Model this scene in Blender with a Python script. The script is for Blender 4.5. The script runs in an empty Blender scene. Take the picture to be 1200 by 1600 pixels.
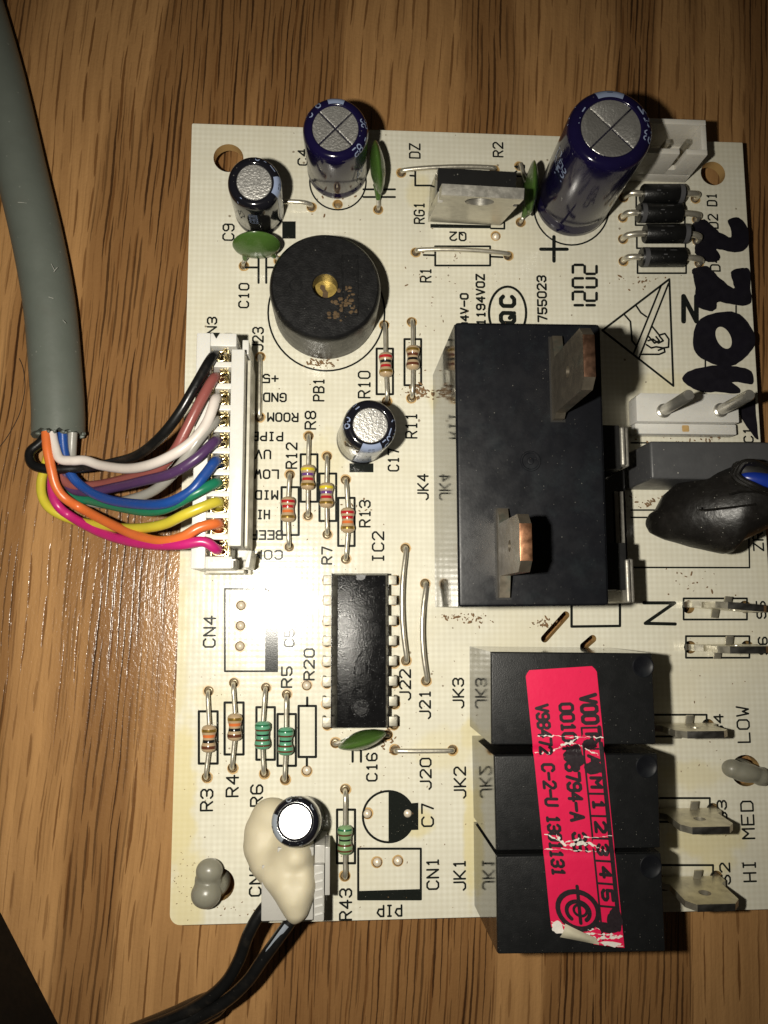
import bpy, bmesh, math, random
from mathutils import Vector, Matrix
from mathutils import noise as mnoise

# 1 unit = 1 cm.  World origin: the point of the board's top face right under the lens.
random.seed(7)
SC = bpy.context.scene
SC.unit_settings.system = 'METRIC'
SC.unit_settings.scale_length = 0.01
COL = SC.collection

# ------------------------------------------------------------------ camera
F = 1255.0            # focal length in pixels of the 1200 x 1600 photograph
H = 10.5              # lens height above the board
ZW = -0.46            # tabletop level
def _n(v): return Vector(v).normalized()
dY = _n((-28, -10310, F))
dX = _n((19880, 97, F)); dX = (dX - dY*dX.dot(dY)).normalized()
dZ = dX.cross(dY)                                  # camera coords: x right, y down, z forward
cam_d = bpy.data.cameras.new('camera')
cam = bpy.data.objects.new('camera', cam_d); COL.objects.link(cam); SC.camera = cam
rx = Vector((dX.x, dY.x, dZ.x)); ry = Vector((dX.y, dY.y, dZ.y)); rz = Vector((dX.z, dY.z, dZ.z))
R = Matrix((rx, -ry, -rz)).transposed()            # columns: camera axes in world
cam.matrix_world = Matrix.Translation((0, 0, H)) @ R.to_4x4()
cam_d.sensor_fit = 'VERTICAL'; cam_d.sensor_height = 24.0; cam_d.lens = 24.0*F/1600
cam_d.clip_start = 0.1; cam_d.clip_end = 500
CAMP = Vector((0, 0, H))
def P(px, py, z=0.0):
    r = rx*((px-600)/F) + ry*((py-800)/F) + rz
    return CAMP + r*((z-H)/r.z)
def PX(n, px=600, py=900, z=0.0):
    return (P(px+n, py, z)-P(px, py, z)).length

# ------------------------------------------------------------------ world, flash, exposure
W = bpy.data.worlds.new('World'); SC.world = W; W.use_nodes = True
bg = W.node_tree.nodes['Background']
bg.inputs[0].default_value = (1.0, 0.86, 0.66, 1); bg.inputs[1].default_value = 0.015
ld = bpy.data.lights.new('phone_flash', 'SPOT')
ld.energy = 6000; ld.color = (1.0, 0.945, 0.83); ld.shadow_soft_size = 0.16
ld.spot_size = math.radians(112); ld.spot_blend = 1.0
lo = bpy.data.objects.new('phone_flash', ld); COL.objects.link(lo)
FL = Vector((-1.5, 0.1, 10.4))
lo.location = FL
aim = P(590, 860) - CAMP
lo.rotation_euler = aim.to_track_quat('-Z', 'Y').to_euler()
SC.view_settings.view_transform = 'Standard'; SC.view_settings.look = 'None'
SC.view_settings.exposure = 0.0; SC.view_settings.gamma = 1.0
SC.render.resolution_x = 768; SC.render.resolution_y = 1024

# ------------------------------------------------------------------ node helper
class G:
    def __init__(s, name):
        s.m = bpy.data.materials.new(name); s.m.use_nodes = True
        s.t = s.m.node_tree; s.b = s.t.nodes['Principled BSDF']
    def n(s, kind, **kw):
        nd = s.t.nodes.new(kind)
        for k, v in kw.items(): setattr(nd, k, v)
        return nd
    def put(s, sock, v):
        if hasattr(v, 'is_linked') or isinstance(v, bpy.types.NodeSocket): s.t.links.new(v, sock)
        elif v is not None: sock.default_value = v
    def mt(s, op, a, b=None, c=None, clamp=False):
        nd = s.n('ShaderNodeMath', operation=op, use_clamp=clamp)
        s.put(nd.inputs[0], a)
        if b is not None: s.put(nd.inputs[1], b)
        if c is not None: s.put(nd.inputs[2], c)
        return nd.outputs[0]
    def ss(s, v, lo, hi, a=0.0, b=1.0):
        nd = s.n('ShaderNodeMapRange', interpolation_type='SMOOTHSTEP')
        s.put(nd.inputs[0], v); s.put(nd.inputs[1], lo); s.put(nd.inputs[2], hi)
        s.put(nd.inputs[3], a); s.put(nd.inputs[4], b)
        return nd.outputs[0]
    def mix(s, f, a, b):
        nd = s.n('ShaderNodeMix', data_type='RGBA')
        s.put(nd.inputs[0], f); s.put(nd.inputs[6], a); s.put(nd.inputs[7], b)
        return nd.outputs[2]
    def co(s): return s.n('ShaderNodeTexCoord').outputs['Object']
    def sep(s, v):
        nd = s.n('ShaderNodeSeparateXYZ'); s.put(nd.inputs[0], v); return nd.outputs
    def comb(s, x, y, z=0.0):
        nd = s.n('ShaderNodeCombineXYZ'); s.put(nd.inputs[0], x); s.put(nd.inputs[1], y); s.put(nd.inputs[2], z)
        return nd.outputs[0]
    def noise(s, v, scale, detail=3.0, rough=0.55):
        nd = s.n('ShaderNodeTexNoise'); s.put(nd.inputs['Vector'], v)
        nd.inputs['Scale'].default_value = scale; nd.inputs['Detail'].default_value = detail
        nd.inputs['Roughness'].default_value = rough
        return nd.outputs[0]
    def white(s, v):
        nd = s.n('ShaderNodeTexWhiteNoise', noise_dimensions='2D'); s.put(nd.inputs['Vector'], v); return nd.outputs[0]
    def bump(s, h, strength, dist):
        nd = s.n('ShaderNodeBump'); s.put(nd.inputs['Height'], h)
        nd.inputs['Strength'].default_value = strength; nd.inputs['Distance'].default_value = dist
        s.put(s.b.inputs['Normal'], nd.outputs[0])
def c4(c): return (c[0], c[1], c[2], 1.0)

def pm(name, col, rough=0.5, metal=0.0, spec=0.5, var=0.12, vscale=6.0, bump=0.0, bscale=60.0, bdist=0.01,
       dust_glint=0.0, dust_glint_col=(0.5, 0.48, 0.42), dscale=28.0, coat=0.0, trans=0.0, sss=0.0, rvar=0.1, ior=1.5, smudge=0.0,
       smudgecol=(0.25, 0.2, 0.14)):
    g = G(name); co = g.co()
    n = g.noise(co, vscale)
    k0 = 1-var; k1 = 1+var
    colo = g.mix(n, c4([x*k0 for x in col]), c4([min(1, x*k1) for x in col]))
    if smudge:
        s = g.noise(co, 2.3, 5.0, 0.7)
        colo = g.mix(g.mt('MULTIPLY', g.ss(s, 0.5, 0.72), smudge), colo, c4(smudgecol))
    if dust_glint:
        v = g.n('ShaderNodeTexVoronoi'); g.put(v.inputs['Vector'], co); v.inputs['Scale'].default_value = dscale
        sepc = g.n('ShaderNodeSeparateColor'); g.put(sepc.inputs[0], v.outputs['Color'])
        size = g.mt('MULTIPLY', g.mt('POWER', sepc.outputs[0], 10.0), 0.22)
        msk = g.mt('LESS_THAN', v.outputs['Distance'], size)
        cl = g.ss(g.noise(co, 1.7, 3.0), 0.35, 0.65, 0.35, 1.0)
        colo = g.mix(g.mt('MULTIPLY', g.mt('MULTIPLY', msk, dust_glint), cl), colo, c4(dust_glint_col))
    g.put(g.b.inputs['Base Color'], colo)
    g.put(g.b.inputs['Roughness'], g.ss(g.noise(co, vscale*1.7, 4.0), 0.3, 0.7, max(0.02, rough-rvar*0.5), rough+rvar*0.5))
    g.b.inputs['Metallic'].default_value = metal
    g.b.inputs['Specular IOR Level'].default_value = spec
    g.b.inputs['IOR'].default_value = ior
    g.b.inputs['Coat Weight'].default_value = coat; g.b.inputs['Coat Roughness'].default_value = 0.08
    g.b.inputs['Transmission Weight'].default_value = trans
    if sss:
        g.b.inputs['Subsurface Weight'].default_value = sss
        g.b.inputs['Subsurface Radius'].default_value = (0.12, 0.1, 0.07)
        g.b.inputs['Subsurface Scale'].default_value = 1.0
    if bump: g.bump(g.noise(co, bscale, 3.0), bump, bdist)
    return g.m

# ------------------------------------------------------------------ materials
def wood_mat():
    g = G('oak_laminate'); co = g.co(); x, y, z = g.sep(co)
    u0 = g.mt('SUBTRACT', x, g.mt('MULTIPLY', y, 0.066))
    wv = g.comb(g.mt('MULTIPLY', u0, 0.55), g.mt('MULTIPLY', y, 0.22))
    u = g.mt('ADD', u0, g.mt('MULTIPLY', g.mt('SUBTRACT', g.noise(wv, 1.0, 2.0), 0.5), 0.34))
    fine = g.mt('MULTIPLY', g.mt('SUBTRACT', g.noise(g.comb(g.mt('MULTIPLY', u, 16.0), g.mt('MULTIPLY', y, 5.0)), 1.0, 3.0), 0.5), 0.022)
    uf = g.mt('ADD', u, fine)
    def dashes(sp, lmin, lvar, duty, w, seed):
        q = g.mt('DIVIDE', uf, sp); c = g.mt('FLOOR', q); fu = g.mt('FRACT', q)
        r1 = g.white(g.comb(c, seed)); r2 = g.white(g.comb(c, seed+3.7))
        L = g.mt('MULTIPLY_ADD', r1, lvar, lmin)
        vv = g.mt('MULTIPLY_ADD', r2, 11.0, g.mt('DIVIDE', y, L))
        row = g.mt('FLOOR', vv); fv = g.mt('FRACT', vv)
        ra = g.white(g.comb(c, g.mt('ADD', row, seed*1.3))); rb = g.white(g.comb(g.mt('ADD', c, 0.5), g.mt('ADD', row, seed*2.1)))
        dt = g.mt('MULTIPLY_ADD', ra, 1-duty-0.04, duty)
        fn = g.mt('DIVIDE', fv, dt, clamp=True)
        tap = g.mt('POWER', g.mt('MULTIPLY', g.mt('SINE', g.mt('MULTIPLY', fn, math.pi)), 1.0, clamp=True), 0.4)
        pc = g.mt('MULTIPLY_ADD', r1, 0.3, 0.35)
        ww = g.mt('MULTIPLY', tap, g.mt('MULTIPLY_ADD', rb, w*0.7, w*0.6))
        d = g.mt('ABSOLUTE', g.mt('SUBTRACT', fu, pc))
        m = g.ss(g.mt('SUBTRACT', ww, d), 0.0, w*0.5)
        return g.mt('MULTIPLY', m, g.mt('MULTIPLY_ADD', ra, 0.5, 0.5)), rb
    bandn = g.noise(g.comb(g.mt('MULTIPLY', u, 0.85), g.mt('MULTIPLY', y, 0.05)), 1.0, 1.5)
    band = g.ss(bandn, 0.47, 0.53)
    A, _ = dashes(0.215, 0.8, 0.9, 0.5, 0.092, 1.0)
    A2, _ = dashes(0.12, 0.5, 0.8, 0.4, 0.11, 9.0)
    B, _ = dashes(0.088, 1.2, 1.8, 0.65, 0.2, 5.0)
    C, _ = dashes(0.052, 0.3, 0.5, 0.5, 0.2, 13.0)
    streak = g.noise(g.comb(g.mt('MULTIPLY', u, 7.0), g.mt('MULTIPLY', y, 0.35)), 1.0, 4.0, 0.6)
    col = g.mix(g.ss(streak, 0.3, 0.7), c4((0.335, 0.178, 0.069)), c4((0.43, 0.236, 0.094)))
    col = g.mix(g.mt('MULTIPLY', band, 0.62), col, c4((0.165, 0.075, 0.025)))
    col = g.mix(g.mt('MULTIPLY', A, 0.88), col, c4((0.125, 0.052, 0.016)))
    col = g.mix(g.mt('MULTIPLY', g.mt('MULTIPLY', A2, 0.7), g.ss(bandn, 0.36, 0.52)), col, c4((0.13, 0.06, 0.022)))
    col = g.mix(g.mt('MULTIPLY', B, g.mt('MULTIPLY', band, 0.92)), col, c4((0.030, 0.012, 0.005)))
    col = g.mix(g.mt('MULTIPLY', C, 0.14), col, c4((0.14, 0.065, 0.025)))
    g.put(g.b.inputs['Base Color'], col)
    g.put(g.b.inputs['Roughness'], g.ss(streak, 0.2, 0.8, 0.24, 0.18))
    fb = g.noise(g.comb(g.mt('MULTIPLY', u0, 22.0), g.mt('MULTIPLY', y, 14.0)), 1.0, 3.0, 0.6)
    pore = g.mt('ADD', g.mt('MULTIPLY', A, -0.25), g.mt('MULTIPLY', g.mt('MULTIPLY', B, band), -0.25))
    g.b.inputs['Specular IOR Level'].default_value = .42
    g.bump(g.mt('ADD', fb, pore), 0.55, 0.012)
    return g.m

def board_mat():
    g = G('board_laminate'); co = g.n('ShaderNodeNewGeometry').outputs['Position']; x, y, z = g.sep(co)
    p = 2*math.pi/0.0735
    sx = g.mt('SINE', g.mt('MULTIPLY', x, p)); sy = g.mt('SINE', g.mt('MULTIPLY', y, p))
    weave = g.mt('MULTIPLY_ADD', g.mt('ADD', sx, sy), 0.25, 0.5)
    wn = g.noise(co, 3.0, 3.0)
    wk = g.mt('MULTIPLY', weave, g.ss(wn, 0.3, 0.7, 0.38, 0.85))
    col = g.mix(wk, c4((0.665, 0.635, 0.515)), c4((0.795, 0.775, 0.66)))
    big = g.noise(co, 0.6, 4.0)
    col = g.mix(g.ss(big, 0.45, 0.75, 0, 0.25), col, c4((0.70, 0.62, 0.40)))
    # yellowed flux and glue stains
    st = [((270, 1010), .22, 1.5, .45), ((283, 1250), .2, 1.2, .7), ((290, 1390), .25, .7, .6), ((275, 1420), .22, .5, .5),
          ((735, 1310), .1, .9, .7), ((740, 1150), .2, .25, .55), ((1105, 1310), .55, .25, .55), ((1120, 1335), .25, .35, .5),
          ((1040, 600), .5, .2, .3), ((1085, 1210), .5, .2, .35), ((655, 300), .2, .3, .4), ((655, 1285), .18, .2, .6),
          ((700, 1170), .5, .3, .3), ((330, 1090), .3, .2, .25), ((510, 720), .3, .4, .3), ((390, 880), .4, .3, .2), ((690, 620), .2, .3, .4)]
    dn = g.mt('MULTIPLY', g.mt('SUBTRACT', g.noise(co, 3.5, 4.0), 0.5), 1.3)
    acc = None
    for (q, ax, ay, a) in st:
        c = P(*q)
        dx = g.mt('DIVIDE', g.mt('SUBTRACT', x, c.x), ax); dy = g.mt('DIVIDE', g.mt('SUBTRACT', y, c.y), ay)
        d = g.mt('ADD', g.mt('SQRT', g.mt('ADD', g.mt('MULTIPLY', dx, dx), g.mt('MULTIPLY', dy, dy))), dn)
        mk = g.ss(d, 0.55, 1.15, a, 0.0)
        mk = g.mt('MULTIPLY', mk, .78); acc = mk if acc is None else g.mt('MAXIMUM', acc, mk)
    col = g.mix(acc, col, c4((0.68, 0.57, 0.22)))
    gr = g.ss(g.noise(co, 9.0, 5.0, 0.7), 0.62, 0.78, 0, 0.22)
    col = g.mix(gr, col, c4((0.42, 0.34, 0.22)))
    v = g.n('ShaderNodeTexVoronoi'); g.put(v.inputs['Vector'], co); v.inputs['Scale'].default_value = 7.0
    sc = g.n('ShaderNodeSeparateColor'); g.put(sc.inputs[0], v.outputs['Color'])
    sp = g.mt('LESS_THAN', g.mt('ADD', v.outputs['Distance'], g.mt('MULTIPLY', g.mt('SUBTRACT', g.noise(co, 60.0, 2.0), .5), .12)),
              g.mt('MULTIPLY', g.mt('POWER', sc.outputs[0], 6.0), 0.13))
    col = g.mix(g.mt('MULTIPLY', sp, 0.75), col, c4((0.16, 0.11, 0.06)))
    nz = g.sep(g.n('ShaderNodeNewGeometry').outputs['True Normal'])[2]
    side = g.mt('LESS_THAN', g.mt('ABSOLUTE', nz), 0.5)
    col = g.mix(side, col, c4((0.52, 0.33, 0.13)))
    g.put(g.b.inputs['Base Color'], col)
    g.put(g.b.inputs['Roughness'], g.ss(g.noise(co, 5.0, 4.0), 0.3, 0.7, 0.14, 0.21))
    g.b.inputs['Specular IOR Level'].default_value = 0.5
    hb = g.mt('ADD', g.mt('MULTIPLY', weave, 1.0), g.mt('MULTIPLY', g.noise(co, 40.0, 2.0), 0.5))
    g.bump(hb, 0.22, 0.004)
    return g.m

M = dict(
    wood=wood_mat(), board=board_mat(),
    ink=pm('black_ink', (0.012, 0.014, 0.012), 0.18, spec=.16, var=0.3, vscale=40, bump=.15, bscale=80, bdist=.003, dust_glint=.6, dscale=60, dust_glint_col=(.5, .46, .36)),
    marker=pm('marker_ink', (0.006, 0.005, 0.009), 0.5, var=0.5, vscale=5, spec=.35),
    metal=pm('tinned_wire', (0.68, 0.64, 0.53), 0.34, .78, var=0.25, vscale=9, bump=.1, bscale=50, smudge=.5, smudgecol=(.3, .27, .2)),
    solder=pm('old_solder', (0.42, 0.36, 0.24), 0.34, 0.6, var=0.35, vscale=20, bump=.3, bscale=40),
    pad=pm('solder_dome', (0.80, 0.70, 0.55), 0.34, 0.25, var=0.15, vscale=20, bump=.2, bscale=40),
    terminal=pm('tarnished_terminal', (0.66, 0.62, 0.50), 0.33, .85, var=0.3, vscale=7, smudge=.55, smudgecol=(.16, .13, .08), bump=.1, bscale=60),
    termedge=pm('terminal_edge', (0.30, 0.29, 0.27), 0.36, 1.0, var=0.3, vscale=9),
    steel=pm('steel_tab', (0.60, 0.58, 0.52), 0.34, .85, var=0.2, vscale=8, bump=.12, bscale=70, smudge=.4, smudgecol=(.35, .32, .27)),
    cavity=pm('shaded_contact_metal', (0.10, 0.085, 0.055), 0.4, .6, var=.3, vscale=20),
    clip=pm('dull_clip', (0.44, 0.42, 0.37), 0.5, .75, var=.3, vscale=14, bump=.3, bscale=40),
    copper=pm('copper_edge', (0.72, 0.36, 0.20), 0.32, 1.0, var=0.25, vscale=8, smudge=.5, smudgecol=(.25, .16, .1)),
    dullcopper=pm('dull_copper_edge', (0.36, 0.20, 0.13), 0.36, 1.0, var=0.3, vscale=8, smudge=.5, smudgecol=(.15, .11, .08)),
    bladegrey=pm('dull_blade', (0.30, 0.26, 0.20), 0.38, 0.9, var=0.35, vscale=5, smudge=.8, smudgecol=(.15, .2, .17)),
    relay=pm('relay_black', (0.008, 0.0085, 0.009), 0.40, var=.3, vscale=5, bump=.35, bscale=80, bdist=.006, dust_glint=.3, dscale=48, spec=.35),
    relayside=pm('relay_glossy_side', (0.014, 0.014, 0.014), 0.09, var=.3, vscale=4, rvar=.06, bump=.04, bscale=9, dust_glint=.35, dscale=24, spec=.9),
    relay4=pm('large_relay_black', (0.0065, 0.007, 0.009), 0.36, var=.3, vscale=4, bump=.12, bscale=30, bdist=.006, dust_glint=.22, dscale=38, smudge=.2, smudgecol=(.025, .035, .038), spec=.35),
    black=pm('black_plastic', (0.014, 0.014, 0.014), 0.4, var=.25, bump=.3, bscale=55, bdist=.006, dust_glint=.35),
    buzzer=pm('buzzer_black', (0.0075, 0.0075, 0.0078), 0.36, var=.25, bump=.5, bscale=42, bdist=.007, dust_glint=.3, dscale=24),
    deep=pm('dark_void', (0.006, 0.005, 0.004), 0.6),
    brass=pm('brass_disc', (0.62, 0.44, 0.12), 0.36, 0.75, var=.3, vscale=8, bump=.2, bscale=50),
    rust=pm('rust_dirt', (0.085, 0.052, 0.022), 0.8, var=.6, vscale=25, bump=.8, bscale=50),
    epoxy=pm('diode_epoxy', (0.007, 0.007, 0.007), 0.34, var=.3, bump=.35, bscale=50, dust_glint=.4, dscale=30),
    greyband=pm('grey_band', (0.085, 0.085, 0.09), 0.45, var=.2),
    icbody=pm('chip_moulding', (0.006, 0.006, 0.0065), 0.19, var=.25, bump=.5, bscale=55, bdist=.006, spec=.22, dust_glint=.9, dscale=75, dust_glint_col=(.42, .42, .44)),  # pale dots here are the moulded texture's glints painted into the colour
    navy=pm('navy_sleeve', (0.007, 0.005, 0.030), 0.13, var=.2, spec=.45, bump=.06, bscale=7, dust_glint=.25, dscale=26, rvar=.06),
    blacksleeve=pm('black_sleeve', (0.008, 0.008, 0.011), 0.10, var=.2, spec=.5, bump=.05, bscale=7, dust_glint=.25, dscale=26, rvar=.06),
    palestripe=pm('pale_blue_stripe', (0.24, 0.29, 0.42), 0.2, var=.12),
    palegrey=pm('grey_stripe', (0.25, 0.28, 0.32), 0.2, var=.12),
    alu=pm('aluminium_top', (0.58, 0.57, 0.54), 0.36, .82, var=.16, vscale=20, bump=.8, bscale=36, bdist=.008, smudge=.3, smudgecol=(.4, .38, .34)),
    aluflat=pm('clean_aluminium_top', (0.82, 0.82, 0.82), 0.34, 1.0, var=.05, bump=.1, bscale=40),
    green=pm('green_ceramic', (0.055, 0.115, 0.022), 0.24, var=.2, vscale=5, bump=.08, bscale=14, dust_glint=.3, dscale=30),
    tan=pm('tan_resistor', (0.44, 0.32, 0.19), 0.22, var=.1, vscale=10),
    teal=pm('green_resistor', (0.11, 0.33, 0.20), 0.22, var=.12, vscale=10),
    olive=pm('olive_resistor', (0.20, 0.34, 0.16), 0.22, var=.12, vscale=10),
    nylon=pm('white_nylon', (0.66, 0.65, 0.61), 0.3, var=.05, bump=.08, bscale=25, sss=.12, smudge=.1, smudgecol=(.5, .44, .32)),
    nylon2=pm('ivory_nylon', (0.70, 0.67, 0.60), 0.3, var=.06, bump=.08, bscale=25, sss=.12, smudge=.2, smudgecol=(.45, .4, .3)),
    greynylon=pm('greyish_nylon', (0.43, 0.42, 0.39), 0.3, var=.08, bump=.1, bscale=20),
    pinmetal=pm('matt_pin', (0.36, 0.34, 0.28), 0.52, 0.8, var=.25, vscale=14, bump=.2, bscale=30),
    header=pm('clear_nylon', (0.55, 0.52, 0.43), 0.35, var=.35, vscale=9, bump=.3, bscale=9, smudge=.5, smudgecol=(.25,.22,.16)),
    spacer=pm('milky_nylon', (0.27, 0.26, 0.205), 0.34, var=.1, sss=.3, trans=.15, bump=.1, bscale=20),
    gold=pm('gold_contact', (0.80, 0.66, 0.36), 0.2, 1.0, var=.2, vscale=15, smudge=.4, smudgecol=(.4, .33, .2)),
    greybox=pm('grey_box', (0.066, 0.067, 0.070), 0.42, var=.12, bump=.2, bscale=30, dust_glint=.7, dscale=24, smudge=.15, smudgecol=(.12, .12, .12)),
    shrink=pm('heat_shrink', (0.009, 0.008, 0.007), 0.38, spec=.4, var=.3, bump=.4, bscale=9, bdist=.02, dust_glint=.8, dscale=34, smudge=.25, smudgecol=(.05, .045, .04)),
    blue=pm('blue_varistor', (0.007, 0.028, 0.25), 0.35, var=.12),
    glue=pm('hot_glue', (0.57, 0.51, 0.365), 0.58, var=.07, vscale=3, sss=.25, bump=.12, bscale=9, bdist=.02),
    sticker=None,
    whitepaper=pm('torn_paper', (0.70, 0.66, 0.60), 0.7, var=.15, vscale=15, bump=.3, bscale=40),
    paperback=pm('sticker_back', (0.50, 0.46, 0.34), 0.6, var=.2, vscale=12),
    labelink=pm('label_ink', (0.014, 0.008, 0.011), 0.5, var=.3, vscale=20),
    sheath=pm('grey_pvc', (0.112, 0.126, 0.108), 0.45, var=.12, vscale=3, bump=.15, bscale=18, smudge=.25, smudgecol=(.11, .11, .09), dust_glint=.3, dscale=16),
    case=pm('soft_black_case', (0.0035, 0.004, 0.004), 0.6, var=.3, spec=.1),
    flux=pm('amber_flux', (0.52, 0.34, 0.14), 0.35, var=.35, vscale=14, trans=.0),
    debris=pm('dirt_specks', (0.19, 0.11, 0.05), 0.85, var=.6, vscale=30),
    hair=pm('dark_hair', (0.03, 0.02, 0.015), 0.4),
    scuff=pm('scuff_marks', (0.40, 0.40, 0.36), 0.6, var=.3),
)
for nm, c in dict(red=(.40, .02, .025), black=(.012, .012, .012), orange=(.62, .16, .045), gold=(.45, .28, .06), yellow=(.62, .50, .03),
                  violet=(.13, .05, .20), brown=(.11, .035, .018), dkgreen=(.02, .12, .055)).items():
    M['band_'+nm] = pm('band_'+nm, c, 0.2, metal=.7 if nm == 'gold' else 0, var=.12)
for nm, c in dict(black=(.006, .006, .006), brown=(.25, .075, .065), white=(.66, .60, .55), grey=(.30, .29, .26), purple=(.07, .032, .095),
                  blue=(.012, .06, .26), green=(.012, .16, .085), yellow=(.56, .47, .04), orange=(.66, .15, .035), magenta=(.50, .018, .16)).items():
    M['wire_'+nm] = pm('wire_'+nm, c, 0.32, var=.12, vscale=4, bump=.12, bscale=22, dust_glint=.25, dscale=30, smudge=.12, smudgecol=(.14, .11, .08))
def sticker_mat():
    g = G('pink_sticker'); co = g.co(); x, y, z = g.sep(co)
    n = g.noise(co, 9.0, 5.0, .7)
    col = g.mix(n, c4((.60, .006, .060)), c4((.70, .012, .078)))
    sp = g.ss(g.noise(co, 26.0, 3.0), .68, .74)
    col = g.mix(g.mt('MULTIPLY', sp, .5), col, c4((.22, .02, .04)))
    g.put(g.b.inputs['Base Color'], col); g.b.inputs['Roughness'].default_value = .5
    g.b.inputs['Specular IOR Level'].default_value = .35
    g.bump(g.noise(co, 20.0, 4.0), .18, .01)
    return g.m
M['sticker'] = sticker_mat()

# ------------------------------------------------------------------ mesh helper
class MB:
    def __init__(s): s.v = []; s.f = []
    def add(s, vs, fs, mat=None):
        o = len(s.v)
        for v in vs:
            v = Vector(v); s.v.append(mat @ v if mat else v)
        for f in fs: s.f.append([i+o for i in f])
        return s
    def bm(s, bm, mat=None):
        bm.verts.index_update()
        s.add([v.co.copy() for v in bm.verts], [[v.index for v in f.verts] for f in bm.faces], mat); bm.free(); return s
    def prism(s, poly, z0, z1, bev=0.0, mat=None, seg=2, poly_top=None):
        b = bmesh.new(); n = len(poly); pt = poly_top or poly
        a = [b.verts.new((p[0], p[1], z0)) for p in poly]; c = [b.verts.new((p[0], p[1], z1)) for p in pt]
        area = sum(poly[i][0]*poly[(i+1) % n][1]-poly[(i+1) % n][0]*poly[i][1] for i in range(n))
        if area < 0: a.reverse(); c.reverse()
        b.faces.new(list(reversed(a))); b.faces.new(c)
        for i in range(n): b.faces.new((a[i], a[(i+1) % n], c[(i+1) % n], c[i]))
        if bev: bmesh.ops.bevel(b, geom=b.edges[:], offset=bev, segments=seg, affect='EDGES', profile=.6)
        return s.bm(b, mat)
    def box(s, x0, x1, y0, y1, z0, z1, bev=0.0, mat=None, seg=2):
        return s.prism([(x0, y0), (x1, y0), (x1, y1), (x0, y1)], z0, z1, bev, mat, seg)
    def tube(s, pts, r, seg=10, cap=True, sub=0, flat=1.0):
        pts = [Vector(p) for p in pts]; rs = list(r) if isinstance(r, (list, tuple)) else [r]*len(pts)
        if sub:
            np_, nr = [], []
            for i in range(len(pts)-1):
                p0 = pts[max(i-1, 0)]; p1 = pts[i]; p2 = pts[i+1]; p3 = pts[min(i+2, len(pts)-1)]
                for k in range(sub):
                    t = k/sub
                    np_.append(.5*((2*p1)+(p2-p0)*t+(2*p0-5*p1+4*p2-p3)*t*t+(3*p1-p0-3*p2+p3)*t**3)); nr.append(rs[i]*(1-t)+rs[i+1]*t)
            np_.append(pts[-1]); nr.append(rs[-1]); pts, rs = np_, nr
        n = len(pts); up = None; o = len(s.v); prev = None
        for i in range(n):
            t = (pts[min(i+1, n-1)]-pts[max(i-1, 0)]).normalized()
            if prev is None:
                a = Vector((0, 0, 1)) if abs(t.z) < .9 else Vector((1, 0, 0))
                up = (a-t*a.dot(t)).normalized()
            else: up = (up-t*up.dot(t)).normalized()
            prev = t; sd = t.cross(up)
            for k in range(seg):
                an = 2*math.pi*k/seg
                s.v.append(pts[i]+(sd*math.cos(an)+up*math.sin(an)*flat)*rs[i])
        for i in range(n-1):
            for k in range(seg):
                a = o+i*seg+k; b = o+i*seg+(k+1) % seg
                s.f.append([a, b, b+seg, a+seg])
        if cap:
            s.f.append([o+k for k in reversed(range(seg))]); s.f.append([o+(n-1)*seg+k for k in range(seg)])
        return s
    def lathe(s, prof, mat=None, seg=40, caps=True):
        vs, fs = [], []
        for (r, z) in prof:
            for k in range(seg):
                a = 2*math.pi*k/seg; vs.append((r*math.cos(a), r*math.sin(a), z))
        for i in range(len(prof)-1):
            for k in range(seg):
                a = i*seg+k; b = i*seg+(k+1) % seg; fs.append([a, b, b+seg, a+seg])
        if caps:
            if prof[0][0] > 1e-6: fs.append([k for k in reversed(range(seg))])
            if prof[-1][0] > 1e-6: fs.append([(len(prof)-1)*seg+k for k in range(seg)])
        return s.add(vs, fs, mat)
    def ball(s, c, rad, seg=16, rings=10, mat=None):
        c = Vector(c); rad = Vector((rad, rad, rad)) if isinstance(rad, (int, float)) else Vector(rad)
        vs, fs = [], []
        for i in range(rings+1):
            t = math.pi*i/rings
            for k in range(seg):
                a = 2*math.pi*k/seg
                q = Vector((rad.x*max(math.sin(t), 1e-4)*math.cos(a), rad.y*max(math.sin(t), 1e-4)*math.sin(a), -rad.z*math.cos(t)))
                vs.append((mat @ q if mat else q)+c)
        for i in range(rings):
            for k in range(seg):
                a = i*seg+k; b = i*seg+(k+1) % seg; fs.append([a, b, b+seg, a+seg])
        return s.add(vs, fs)
    def stroke(s, pts, w, fn):
        """round-ended flat strokes; fn maps (x, y, i) to a 3-D point"""
        for i in range(len(pts)-1):
            a = Vector(pts[i]).to_2d(); b = Vector(pts[i+1]).to_2d(); d = b-a
            if d.length < 1e-7: d = Vector((1, 0))
            an = math.atan2(d.y, d.x); vs = []
            for k in range(6): t = an+math.pi/2+math.pi*k/5; vs.append((a.x+w/2*math.cos(t), a.y+w/2*math.sin(t)))
            for k in range(6): t = an-math.pi/2+math.pi*k/5; vs.append((b.x+w/2*math.cos(t), b.y+w/2*math.sin(t)))
            o = len(s.v); n = len(s.f)
            s.v += [Vector(fn(x, y, n)) for (x, y) in vs]; s.f.append(list(range(o, o+12)))
        return s
WL = {}
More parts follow.
